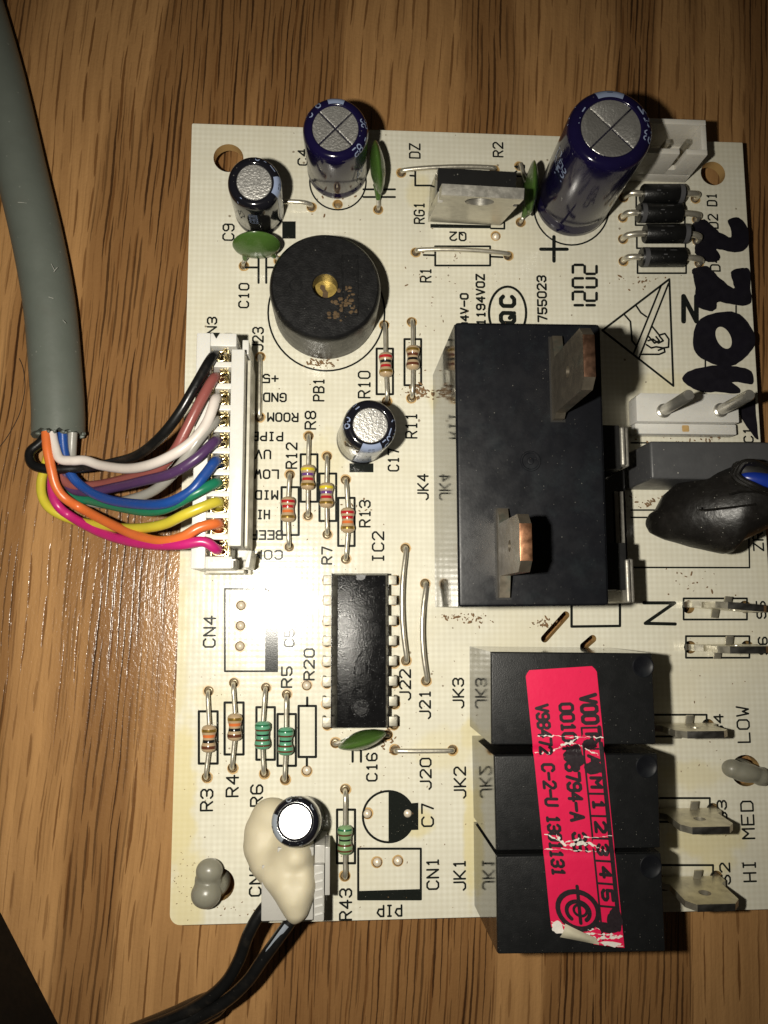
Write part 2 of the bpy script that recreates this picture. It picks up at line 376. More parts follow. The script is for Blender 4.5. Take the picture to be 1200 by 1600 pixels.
def add(name, mb, mat, parent=None, label=None, smooth=40, kind=None, cat=None, group=None, origin=None):
    vs = mb.v
    if origin is None:
        xs = [v.x for v in vs]; ys = [v.y for v in vs]; zs = [v.z for v in vs]
        origin = Vector(((min(xs)+max(xs))/2, (min(ys)+max(ys))/2, min(zs)))
    me = bpy.data.meshes.new(name)
    me.from_pydata([v-origin for v in vs], [], mb.f); me.update()
    for m_ in (mat if isinstance(mat, (list, tuple)) else [mat]): me.materials.append(m_)
    if smooth:
        me.polygons.foreach_set('use_smooth', [True]*len(me.polygons))
        me.set_sharp_from_angle(angle=math.radians(smooth))
    return _link(bpy.data.objects.new(name, me), origin, parent, label, kind, cat, group)
def _link(o, origin, parent, label=None, kind=None, cat=None, group=None):
    COL.objects.link(o); origin = Vector(origin)
    if parent: o.parent = parent; o.location = origin-WL[parent]
    else: o.location = origin
    WL[o] = origin
    if label: o['label'] = label
    if kind: o['kind'] = kind
    if cat: o['category'] = cat
    if group: o['group'] = group
    return o
def clone(src, name, origin, parent, label=None, rot=None):
    o = src.copy(); o.name = name
    for k in list(o.keys()): del o[k]
    if rot is not None: o.rotation_euler = (0, 0, rot)
    return _link(o, origin, parent, label)
def empty(name, loc, label, cat, group=None):
    o = bpy.data.objects.new(name, None); o.empty_display_size = .3
    return _link(o, loc, None, label, None, cat, group)
def eval_mesh(o):
    dg = bpy.context.evaluated_depsgraph_get(); dg.update()
    me = bpy.data.meshes.new_from_object(o.evaluated_get(dg)); mb = MB()
    mb.v = [v.co.copy() for v in me.vertices]; mb.f = [list(p.vertices) for p in me.polygons]
    bpy.data.meshes.remove(me); return mb
def plate(loops, z0, z1, mat=None):
    """flat plate with holes: first loop the outline, the rest holes"""
    cu = bpy.data.curves.new('tmp', 'CURVE'); cu.dimensions = '2D'; cu.fill_mode = 'BOTH'; cu.extrude = (z1-z0)/2
    for lp in loops:
        sp = cu.splines.new('POLY'); sp.points.add(len(lp)-1); sp.use_cyclic_u = True
        for p, q in zip(sp.points, lp): p.co = (q[0], q[1], 0, 1)
    o = bpy.data.objects.new('tmp', cu); COL.objects.link(o)
    mb = eval_mesh(o)
    bpy.data.objects.remove(o); bpy.data.curves.remove(cu)
    T = Matrix.Translation((0, 0, (z0+z1)/2)); T = mat @ T if mat else T
    mb.v = [T @ v for v in mb.v]; return mb
def remesh(mb, vox, smooth=4):
    me = bpy.data.meshes.new('tmp'); me.from_pydata(mb.v, [], mb.f)
    o = bpy.data.objects.new('tmp', me); COL.objects.link(o)
    m = o.modifiers.new('r', 'REMESH'); m.mode = 'VOXEL'; m.voxel_size = vox
    m2 = o.modifiers.new('s', 'SMOOTH'); m2.factor = .5; m2.iterations = smooth
    r = eval_mesh(o); bpy.data.objects.remove(o); bpy.data.meshes.remove(me); return r
def circ(c, r, n=18, ry=None, rot=0): return [(c[0]+r*math.cos(2*math.pi*k/n+rot), c[1]+(ry or r)*math.sin(2*math.pi*k/n+rot)) for k in range(n)]
def frame(o, w, xhint=(1, 0, 0)):
    w = Vector(w).normalized(); u = Vector(xhint); u = (u-w*u.dot(w)).normalized(); v = w.cross(u)
    return Matrix(((u.x, v.x, w.x, o[0]), (u.y, v.y, w.y, o[1]), (u.z, v.z, w.z, o[2]), (0, 0, 0, 1)))

# ------------------------------------------------------------------ stroke font
GL = {'0': '1030414536160501 10', '1': '152620|1030', '2': '0516364544 00 40', '3': '051636454433 13|33424130 1001', '4': '30360242',
      '5': '46060333424130 1001', '6': '4536160501103041423303', '7': '064620', '8': '1304051636454433130201103041423 3',
      '9': '01103041453616050413 3344', 'A': '002640|1232', 'B': '000636454433 03|3342413000', 'C': '4536160501103041',
      'D': '000636454130 00', 'E': '46060040|0333', 'F': '460600|0333', 'G': '45361605011030414323', 'H': '0006|4046|0343', 'I': '1030|2026|1636',
      'J': '4641301001', 'K': '0006|4602|1340', 'L': '060040', 'M': '0006234640', 'N': '00064046', 'O': '1030414536160501 10',
      'P': '0006364544 3303', 'Q': '1030414536160501 10|2240', 'R': '00063645443303|2340', 'S': '453616050413334241301001', 'T': '0646|2620',
      'U': '060110304146', 'V': '062046', 'W': '0610233046', 'Z': '06460040', '+': '2125|0343', '-': '0343', 'p': '0006264432 02', ' ': ''}
def glyph(ch):
    out = []
    for st in GL[ch].replace(' ', '').split('|'):
        if st: out.append([(int(st[i]), int(st[i+1])) for i in range(0, len(st)-1, 2)])
    return out
def text_mb(s, fn, L, h, w, adv=5.8):
    """flat text centred on the origin of fn(x, y, i), length L, height h, stroke w"""
    mb = MB(); tot = max(len(s)*adv-(adv-4), 4); sx = L/tot; sy = h/6
    for i, ch in enumerate(s):
        for st in glyph(ch): mb.stroke([((i*adv+p[0])*sx-L/2, p[1]*sy-h/2) for p in st], w, fn)
    return mb
DIRS = {'up': (Vector((0, 1)), Vector((-1, 0))), '180': (Vector((-1, 0)), Vector((0, -1))), 'cw': (Vector((0, -1)), Vector((1, 0))), '0': (Vector((1, 0)), Vector((0, 1)))}
def planar(c, d, z, up=None, dz=2e-5):
    c = Vector(c).to_2d(); a, b = DIRS[d] if isinstance(d, str) else (d, up)
    return lambda x, y, i: (c.x+a.x*x+b.x*y, c.y+a.y*x+b.y*y, z+i*dz)

# ================================================================== SETTING
tw = MB(); tw.add([(-45, -45, ZW), (45, -45, ZW), (45, 45, ZW), (-45, 45, ZW)], [[0, 1, 2, 3]])
tabletop = add('tabletop', tw, M['wood'], kind='structure', label='oak laminate tabletop with dark vertical grain streaks', origin=Vector((0, 0, ZW)))

# ================================================================== CIRCUIT BOARD
bl, tl, tr, br_ = P(265, 1445), P(300, 193), P(1160, 223), P(1198, 851)
X0 = (bl.x+tl.x)/2; Y1 = (tl.y+tr.y)/2; Y0 = (P(277, 1445).y+P(1060, 1425).y)/2; X1 = (tr.x+br_.x)/2
print('board', X0, X1, Y0, Y1, 'raw', bl, tl, tr, br_)
board = empty('circuit_board', ((X0+X1)/2, (Y0+Y1)/2, -.16), 'cream circuit board crowded with black relays, capacitors, resistors and a pink sticker', 'circuit board')
holes = []
def hole(px, py, r=.062): holes.append((P(px, py), r))
# lead holes, gathered as the components are placed
SOLD = []
def lead_hole(px, py, dome=False):
    hole(px, py); SOLD.append((P(px, py), dome))

INK = M['ink']
def silk_text(s, px, py, d, L, h, w=2.8, name='printed_text', bold=False):
    k = PX(1)
    add(name, text_mb(s, planar(P(px, py), d, .0035), L*k, h*k, (w*1.9 if bold else w)*k), INK, board, smooth=0)
def silk_lines(lines, w=2.2, name='printed_outline'):
    mb = MB(); k = PX(1)
    shut = [ln for ln in lines if ln[0] == ln[-1]]
    if shut and len(lines) > 1:
        for ln in shut: silk_lines([ln], w, name)
        lines = [ln for ln in lines if ln not in shut]
        if lines: silk_lines(lines, w, name)
        return
    for ln in lines: mb.stroke([P(*q).to_2d() for q in ln], w*k*1.2, lambda x, y, i: (x, y, .0025+i*2e-5))
    add(name, mb, INK, board, smooth=0)
def rect(x0, y0, x1, y1): return [(x0, y0), (x1, y0), (x1, y1), (x0, y1), (x0, y0)]
def silk_fill(poly, name='printed_block', mat=None, z=.003):
    mb = MB(); mb.add([(P(*q).x, P(*q).y, z) for q in poly], [list(range(len(poly)))])
    if mb.v and (mb.v[1]-mb.v[0]).to_2d().cross((mb.v[2]-mb.v[1]).to_2d()) < 0: mb.f[0].reverse()
    return add(name, mb, mat or INK, board, smooth=0)

for s, x, y, d, L, h in [
    ('C9', 357, 363, 'up', 27, 17), ('C10', 381, 462, 'up', 40, 15), ('C4', 473, 246, 'up', 27, 15), ('DZ', 648, 236, 'up', 25, 17),
    ('R2', 778, 234, 'up', 25, 16), ('C1', 812, 266, 'up', 22, 16), ('RG1', 655, 333, 'up', 36, 16), ('Q2', 715.5, 369.5, '180', 26, 14),
    ('R1', 665, 430, 'up', 23, 17), ('D1', 1112, 312, 'up', 22, 16), ('D2', 1114, 346, 'up', 24, 16), ('D4', 1117, 412, 'up', 26, 16), ('C1', 1169, 680, 'up', 24, 15),
    ('ZR1', 1184, 838, 'up', 46, 16), ('J23', 403, 530, 'up', 38, 16), ('CN3', 331, 516, 'up', 42, 14),
    ('+5', 423, 591.6, '180', 23, 13), ('GND', 429.5, 621, '180', 35, 13), ('ROOM', 442, 652, '180', 47, 13), ('PIPE', 418, 682, '180', 47, 13),
    ('UV', 411, 710, '180', 23, 13), ('LOW', 416.6, 741, '180', 36, 13), ('MID', 416.6, 773.5, '180', 34, 13), ('HI', 411.6, 804, '180', 18, 13),
    ('BEEP', 416.6, 836, '180', 48, 13), ('COM', 419, 867, '180', 43, 13), ('PB1', 498, 609, 'up', 36, 16), ('R8', 485, 656.6, 'up', 28, 16),
    ('R12', 455.5, 712, 'up', 40, 16), ('R10', 569, 601, 'up', 43, 18), ('R11', 642.7, 665, 'up', 40, 17), ('C17', 614.7, 718.7, 'up', 35, 16),
    ('JK4', 660.8, 761, 'up', 40, 16), ('R7', 510.7, 868, 'up', 26, 15), ('R13', 570, 802.7, 'up', 41, 16), ('IC2', 590.7, 854.7, 'up', 47, 17),
    ('CN4', 327.4, 987, 'up', 46, 17), ('R5', 448, 1058, 'up', 30, 15), ('R20', 483, 1038, 'up', 46, 15), ('R3', 323, 1250, 'up', 30, 17),
    ('R4', 363, 1228, 'up', 30, 17), ('R6', 401, 1243, 'up', 30, 17), ('J22', 633, 1070, 'up', 45, 16), ('J21', 664, 1100.7, 'up', 42, 16),
    ('J20', 665, 1209, 'up', 45, 16), ('C16', 581, 1198.5, 'up', 40, 15), ('JK3', 716, 1083, 'up', 44, 16), ('JK2', 718.5, 1222.7, 'up', 45, 17),
    ('JK1', 718, 1367, 'up', 43, 17), ('C7', 668, 1273.6, 'up', 32, 17), ('CN1', 676, 1365, 'up', 44, 17), ('R43', 540, 1413, 'up', 43, 17),
    ('CN2', 399, 1374, 'up', 46, 16), ('pIp', 608.5, 1423, '180', 36, 15), ('LOW', 1161, 1132, 'up', 54, 19), ('MED', 1168, 1281, 'up', 55, 19),
    ('HI', 1171, 1361, 'up', 30, 19), ('S4', 1123, 1132, 'up', 30, 14), ('S3', 1128, 1267, 'up', 30, 14), ('S2', 1132.7, 1365, 'up', 30, 15),
    ('S5', 1189, 953, 'up', 26, 14), ('S6', 1192, 1009, 'up', 26, 14), ('C5', 452, 997, 'up', 26, 14)]:
    silk_text(s, x, y, d, L, h)
for s, x, y, L, h in [('94V-0', 725.6, 486, 58, 12), ('E1194V0Z', 751, 474, 98, 13), ('755023', 846.7, 467, 78, 14)]:
    silk_text(s, x, y, 'up', L, h, w=1.7, bold=True)
# bold N twice, plus sign
silk_lines([[(1068, 502), (1068, 463), (1088, 502), (1088, 463)]], 7, 'printed_letter')
silk_lines([[(1006, 942), (1054, 942), (1008, 974), (1055, 975)]], 4.4, 'printed_letter')
silk_lines([[(845, 389.5), (886, 389.5)], [(865.5, 370), (865.5, 408)]], 5, 'polarity_mark')
# segmented date figures 1202, read upwards
def seg(ch, yb, xl, xr, wd):
    m = (xl+xr)/2; t = yb-wd
    S = dict(a=[(xl, yb-2), (xl, t+2)], g=[(m, yb-2), (m, t+2)], d=[(xr, yb-2), (xr, t+2)],
             f=[(xl+3, yb), (m-3, yb)], b=[(xl+3, t), (m-3, t)], e=[(m+3, yb), (xr-3, yb)], c=[(m+3, t), (xr-3, t)])
    pick = {'1': 'bc', '2': 'abged', '0': 'abcdef'}[ch]
    return [S[k] for k in pick]
ls = []
for i, ch in enumerate('1202'): ls += seg(ch, 491-i*21, 895, 932, 14)
silk_lines(ls, 4, 'printed_date')
# oval approval mark with QC
def ell(cx, cy, rx_, ry_, n=40): return [(cx+rx_*math.cos(2*math.pi*k/n), cy+ry_*math.sin(2*math.pi*k/n)) for k in range(n+1)]
silk_lines([ell(793, 489, 29, 41)], 3.4, 'printed_oval')
silk_text('Q', 793, 497, 'up', 17, 22, w=7); silk_text('C', 793, 471, 'up', 16, 22, w=7)
# static warning triangle with the struck-out hand
z4 = lambda a, b: (900+a/4, 400+b/4)
silk_lines([[z4(583, 145), z4(165, 465), z4(608, 812), z4(583, 145)]], 3, 'warning_triangle')
silk_lines([[z4(a, b) for a, b in q] for q in (
    [(532, 185), (360, 608)], [(578, 172), (393, 640)], [(305, 370), (340, 410), (350, 530), (380, 565)], [(375, 310), (405, 355), (440, 380)],
    [(475, 440), (520, 495), (555, 485), (580, 520), (578, 570), (545, 575), (500, 568), (470, 575), (440, 555)],
    [(455, 505), (490, 545), (520, 530), (500, 505)], [(400, 615), (520, 615), (555, 600), (550, 575), (515, 590)], [(520, 500), (545, 530), (515, 545), (480, 520), (450, 530)])], 2.6, 'warning_hand')
# resistor and connector outlines
for r in [(588.5, 544.8, 614, 616), (632, 530, 658, 602), (440, 761.3, 466.7, 836), (469.9, 709.9, 496, 784), (499.2, 740, 525.3, 814), (528.5, 778, 554, 853),
          (310.8, 1111.5, 340, 1193), (351, 1097.7, 380.5, 1178.8), (400.7, 1105, 429.4, 1187), (433.7, 1115.7, 462.3, 1196.5), (526.7, 1265, 554.7, 1348.7)]:
    silk_lines([rect(*r)], 3)
silk_lines([rect(466.6, 1103, 493.6, 1182.7), [(480, 1090), (480, 1103)], [(479.5, 1182.7), (479.5, 1197)]], 3)
silk_lines([rect(680, 385, 765.8, 415), [(662, 398.5), (680, 399)], [(765.8, 401), (785, 402)]], 2.8)
silk_lines([rect(648.8, 261.5, 725, 290), [(641, 274.5), (649, 275)]], 2.8)
silk_lines([rect(351.4, 920, 433, 1048.8), [(415.6, 920), (415.6, 1048.8)]], 2.4)
silk_fill([(416, 921), (432.5, 921), (432.5, 1048), (416, 1048)])
silk_lines([rect(559.7, 1326, 657.5, 1405)], 2.8); silk_fill([(561, 1392), (656, 1389), (656, 1405), (561, 1407)])
silk_lines([ell(607, 1276, 40, 40)], 2.8)
silk_fill([(607, 1236)]+[(607+40*math.sin(math.radians(a)), 1276-40*math.cos(math.radians(a))) for a in range(10, 60, 10)]+[(642, 1255), (653.6, 1254), (653.6, 1296.6), (641, 1297)]
          + [(607+40*math.sin(math.radians(a)), 1276-40*math.cos(math.radians(a))) for a in range(130, 181, 10)])
silk_fill([(441, 346), (462, 346), (462, 373), (441, 373)]); silk_fill([(546, 724), (583.5, 724), (583.5, 738), (546, 738)])
silk_lines([ell(510, 488.5, 91, 91, 56)], 2.4); silk_lines([ell(528, 284, 44, 44)], 2.2); silk_lines([ell(893, 323, 59, 60, 44)], 2.4)
silk_lines([[(404, 402), (404, 442)], [(416, 402), (416, 442)], [(384, 418), (404, 418)], [(416, 418), (432, 418)]], 3)
silk_lines([[(568, 296), (617, 296)], [(568, 308), (617, 308)]], 3); silk_lines([[(551, 1172), (551, 1190)], [(564, 1172), (564, 1190)]], 3)
silk_fill([(672.5, 350), (767, 352), (767, 357), (672.5, 356)]); silk_lines([[(767, 357), (788, 357.5), (788, 348)]], 2.6)
silk_lines([rect(994, 299, 1070, 325), rect(993, 333, 1070, 352), rect(995, 365, 1071, 388), rect(996, 404, 1072, 427)], 2.6)
silk_lines([rect(1002.5, 675, 1142, 681)], 2.2)
silk_lines([[(986, 692), (1190, 692)], [(986, 797), (1170, 797)], [(986, 808.5), (1170, 808.5)], [(983, 886.6), (1171, 887), (1169, 780)]], 2.2)
silk_lines([rect(1068, 935, 1167, 968), rect(1071.7, 994, 1170.8, 1027.7)], 2.6)
silk_lines([rect(1020, 1116.8, 1104, 1150.6), rect(1025, 1247, 1109, 1284), rect(1030, 1351.7, 1114, 1390)], 2.6)
silk_lines([[(893, 940), (893, 979), (968.6, 978), (968.6, 940)]], 3.4)
silk_lines([[(1102, 552), (1102, 580)], [(1150, 478), (1150, 560)]], 2.4)

# marker handwriting and one plain black patch
def smooth_poly(pts, sub=4, jag=.6):
    n = len(pts); out = []
    for i in range(n):
        p0, p1, p2, p3 = [Vector(pts[(i+k) % n]) for k in (-1, 0, 1, 2)]
        for k in range(sub):
            t = k/sub; q = .5*((2*p1)+(p2-p0)*t+(2*p0-5*p1+4*p2-p3)*t*t+(3*p1-p0-3*p2+p3)*t**3)
            out.append((q.x+random.uniform(-jag, jag), q.y+random.uniform(-jag, jag)))
    return out
z3 = lambda a, b: (820+a/3.158, 100+b/3.158)
silk_fill(smooth_poly([z3(*q) for q in [(1000, 775), (1045, 757), (1085, 785), (1105, 850), (1096, 908), (1050, 930), (985, 922), (945, 915), (962, 945), (958, 968), (918, 980), (868, 962), (838, 930),
          (840, 890), (828, 855), (822, 800), (850, 778), (885, 768), (920, 795), (960, 830), (1015, 855), (1015, 815)]]), 'black_mark', M['marker'], .0060)
silk_fill(smooth_poly([z4(*q) for q in [(724, 90), (760, 70), (820, 65), (850, 90), (900, 140), (985, 205), (972, 140), (970, 95), (1040, 75), (1085, 90), (1090, 200), (1094, 290), (1040, 312), (960, 300),
          (885, 288), (880, 320), (850, 345), (780, 330), (745, 300), (745, 200), (732, 130)]]), 'black_mark', M['marker'], .0064)
rg = MB(); N_ = 48
for k in range(N_):
    a = 2*math.pi*k/N_; j = 1+.03*math.sin(5*a+1)+random.uniform(-.01, .01)
    q = P(*z4(920+196*j*math.cos(a), 518+172*j*math.sin(a))); i_ = P(*z4(921+50*math.cos(a)+10*math.sin(a), 512+67*math.sin(a)+14*math.cos(a)))
    rg.v += [Vector((q.x, q.y, .0068)), Vector((i_.x, i_.y, .0068))]
for k in range(N_): rg.f.append([2*k, 2*k+1, (2*k+3) % (2*N_), (2*k+2) % (2*N_)])
add('black_mark', rg, M['marker'], board, smooth=0)
silk_fill(smooth_poly([z4(*q) for q in [(662, 762), (720, 715), (850, 686), (1000, 690), (1095, 722), (1108, 800), (1050, 796), (975, 790), (1022, 828), (1010, 862), (900, 852), (780, 850), (695, 808)]]), 'black_mark', M['marker'], .0072)
silk_fill(smooth_poly([z4(*q) for q in [(1010, 975), (1060, 930), (1115, 870), (1122, 1000), (1138, 1145), (1095, 1105)]], 3), 'black_mark', M['marker'], .0076)  # plain black patch right of the flat connector, same black material

# ------------------------------------------------------------------ small parts
def wire_path(h1, h2, z, bow=0.0, down=-.09):
    a, b = P(*h1), P(*h2); d = (b-a).normalized(); n = Vector((-d.y, d.x, 0)); L = (b-a).length
    q = min(.09, L*.2)
    pts = [a+Vector((0, 0, down)), a+d*.004+Vector((0, 0, z*.35)), a+d*q*.45+Vector((0, 0, z*.86))]
    for t in (.25, .5, .75): pts.append(a.lerp(b, t)+n*bow*math.sin(math.pi*t)+Vector((0, 0, z*(1+.25*math.sin(math.pi*t)*(abs(bow) > 0)))))
    pts += [b-d*q*.45+Vector((0, 0, z*.86)), b-d*.004+Vector((0, 0, z*.35)), b+Vector((0, 0, down))]
    return pts
def jumper(h1, h2, z=.07, bow=0.0, r=.032):
    lead_hole(*h1); lead_hole(*h2)
    add('wire_jumper', MB().tube(wire_path(h1, h2, z, bow), r, 10, sub=4), M['metal'], board)
jumper((650, 394), (793.8, 400), .085, .012); jumper((406.8, 557), (405.7, 652), .07)
jumper((633, 857), (634, 1032), .12, -.06); jumper((664, 911.7), (665.6, 1063.6), .12, -.06); jumper((617.2, 1172), (707, 1171.5), .08)
jumper((627.5, 270), (772, 266), .08, .012); jumper((428, 322), (486.7, 323.3), .09, .01)

RP = [(-.5, .02), (-.485, .35), (-.455, .68), (-.40, .93), (-.34, 1), (-.26, 1), (-.19, .95), (-.12, .84), (-.05, .81), (.05, .81), (.12, .84), (.19, .95), (.26, 1), (.34, 1), (.40, .93), (.455, .68), (.485, .35), (.5, .02)]
def rad_at(s):
    for (a, ra), (b, rb) in zip(RP, RP[1:]):
        if a <= s <= b: return ra+(rb-ra)*(s-a)/(b-a)
    return .02
def resistor(h1, h2, body, bands, mat, label, pos=(-.29, -.1, .08, .29), bw=.105, L=.345, r=.09, tilt=0.0):
    lead_hole(*h1); lead_hole(*h2)
    zc = r+.035; a, b = P(*h1), P(*h2); c = P(*body, zc); d = (b-a).normalized()
    d = (d+Vector((-d.y, d.x, 0))*tilt).normalized()
    T = frame(c, d, (0, 0, 1))
    o = add('resistor', MB().lathe([(q*r, s*L) for s, q in RP], T, 24), M[mat], board, label)
    for ps, bc in zip(pos, bands):
        ss_ = [ps-bw/2+bw*k/4 for k in range(5)]
        add('colour_band', MB().lathe([(rad_at(s)*r+.0018, s*L) for s in ss_], T, 24, False), M['band_'+bc], o)
    for hp, e in ((a, -1), (b, 1)):
        st = c+d*e*L*.47; out = (hp-st).to_2d().length
        u = Vector((hp.x-st.x, hp.y-st.y, 0)).normalized()
        pts = [st, st+u*out*.35+Vector((0, 0, .0)), st+u*(out*.75), Vector((hp.x, hp.y, zc*.55))-u*.01, Vector((hp.x, hp.y, -.09))]
        add('lead', MB().tube(pts, .027, 10, sub=4), M['metal'], o)
T4 = 'tan resistor with %s bands '
resistor((600.5, 507.5), (604, 627), (602.7, 570), ('red', 'black', 'red', 'gold'), 'tan', 'tan resistor with red, black, red and gold bands beside the buzzer')
resistor((643, 502.7), (643, 622), (645, 559), ('gold', 'brown', 'black', 'brown'), 'tan', 'tan resistor with gold, brown, black and brown bands left of the largest relay')
resistor((453.3, 742), (452, 854.7), (450, 796), ('red', 'red', 'orange', 'gold'), 'tan', 'tan resistor with two red, orange and gold bands beside the word BEEP')
resistor((482.7, 681.3), (481.3, 806), (481, 746), ('yellow', 'violet', 'red', 'gold'), 'tan', 'tan resistor with yellow, violet, red and gold bands under the mark R8')
resistor((511.2, 713.3), (511.2, 835.2), (510, 774), ('yellow', 'violet', 'red', 'gold'), 'tan', 'tan resistor with yellow, violet, red and gold bands above the mark R7')
resistor((540, 750), (540, 874), (543.2, 813), ('red', 'red', 'orange', 'gold'), 'tan', 'tan resistor with two red, orange and gold bands beside the mark R13')
resistor((326.3, 1079.6), (323, 1214.6), (326.3, 1154), ('gold', 'orange', 'black', 'brown'), 'tan', 'tan resistor with gold, orange, black and brown bands above the mark R3', tilt=.0)
resistor((365.6, 1066.8), (363.5, 1199.7), (366.7, 1136), ('gold', 'orange', 'black', 'brown'), 'tan', 'tan resistor with gold, orange, black and brown bands above the mark R4')
GP = (-.36, -.19, -.02, .15, .33)
GB = ('dkgreen', 'brown', 'black', 'brown', 'brown')
resistor((415.6, 1074.3), (413.5, 1208), (410.3, 1148.7), GB, 'teal', 'green resistor with brown and black bands above the mark R6', GP, .06, .355, .098)
resistor((448, 1085), (445.3, 1217.7), (446.4, 1158), GB, 'teal', 'green resistor with brown and black bands under the mark R5', GP, .06, .355, .098)
resistor((539.2, 1233.3), (539.2, 1369), (539.2, 1312), GB, 'olive', 'green resistor with brown and black bands above the mark R43', GP, .06, .36, .094)
for q in [(376.7, 946), (375.8, 977.6), (375, 1009.5), (479.4, 1071), (479.4, 1204), (574, 1271.7), (637, 1271), (589.6, 1347.6), (622, 1345.6), (775, 369)]: lead_hole(*q, dome=True)

# diodes
def diode(hl, hr, x0, x1, yc, band_right, label):
    for h_ in (hl, hr): lead_hole(*h_)
    r = .133; zc = r+.03
    a = P(x0, yc, zc); b = P(x1, yc, zc); L = (b-a).length; T = frame((a+b)/2, b-a, (0, 0, 1))
    o = add('diode', MB().lathe([(r*.9, -L/2), (r, -L/2+.02), (r, L/2-.02), (r*.9, L/2)], T, 28), M['epoxy'], board, label)
    s = 1 if band_right else -1
    lo_, hi_ = sorted((s*(L/2-.09), s*(L/2-.025)))
    add('cathode_band', MB().lathe([(r+.0015, lo_), (r+.0015, hi_)], T, 28, False), M['greyband'], o)
    def sur(x, y, i):
        an = y/r; q = T @ Vector((math.cos(an)*(r+.0012+i*1e-5), math.sin(an)*(r+.0012+i*1e-5), x)); return q
    add('printed_text', text_mb('A7', lambda x, y, i: sur(x-s*.05, -y, i), .2, .1, .014), M['greyband'], o, smooth=0)
    d = (b-a).normalized()
    for hp, e, st in ((P(*hl), -1, a), (P(*hr), 1, b)):
        u = Vector((hp.x-st.x, hp.y-st.y, 0)); out = u.length; u.normalize()
        pts = [st, st+u*out*.45, st+u*out*.85-Vector((0, 0, .03)), Vector((hp.x, hp.y, zc*.4)), Vector((hp.x, hp.y, -.09))]
        add('lead', MB().tube(pts, .042, 12, sub=4), M['metal'], o)
diode((975, 309), (1086, 310.6), 1003, 1068, 303, True, 'black diode nearest the white corner connector, grey band at right')
diode((972.6, 340), (1088.5, 343), 997, 1064, 333, False, 'black diode second below the corner connector, grey band at left')
diode((972.6, 374), (1089, 377), 1007, 1076, 365, True, 'black diode third below the corner connector, grey band at right')
diode((973.6, 408), (1092, 412), 1001, 1069, 402, False, 'black diode nearest the warning triangle, grey band at left')

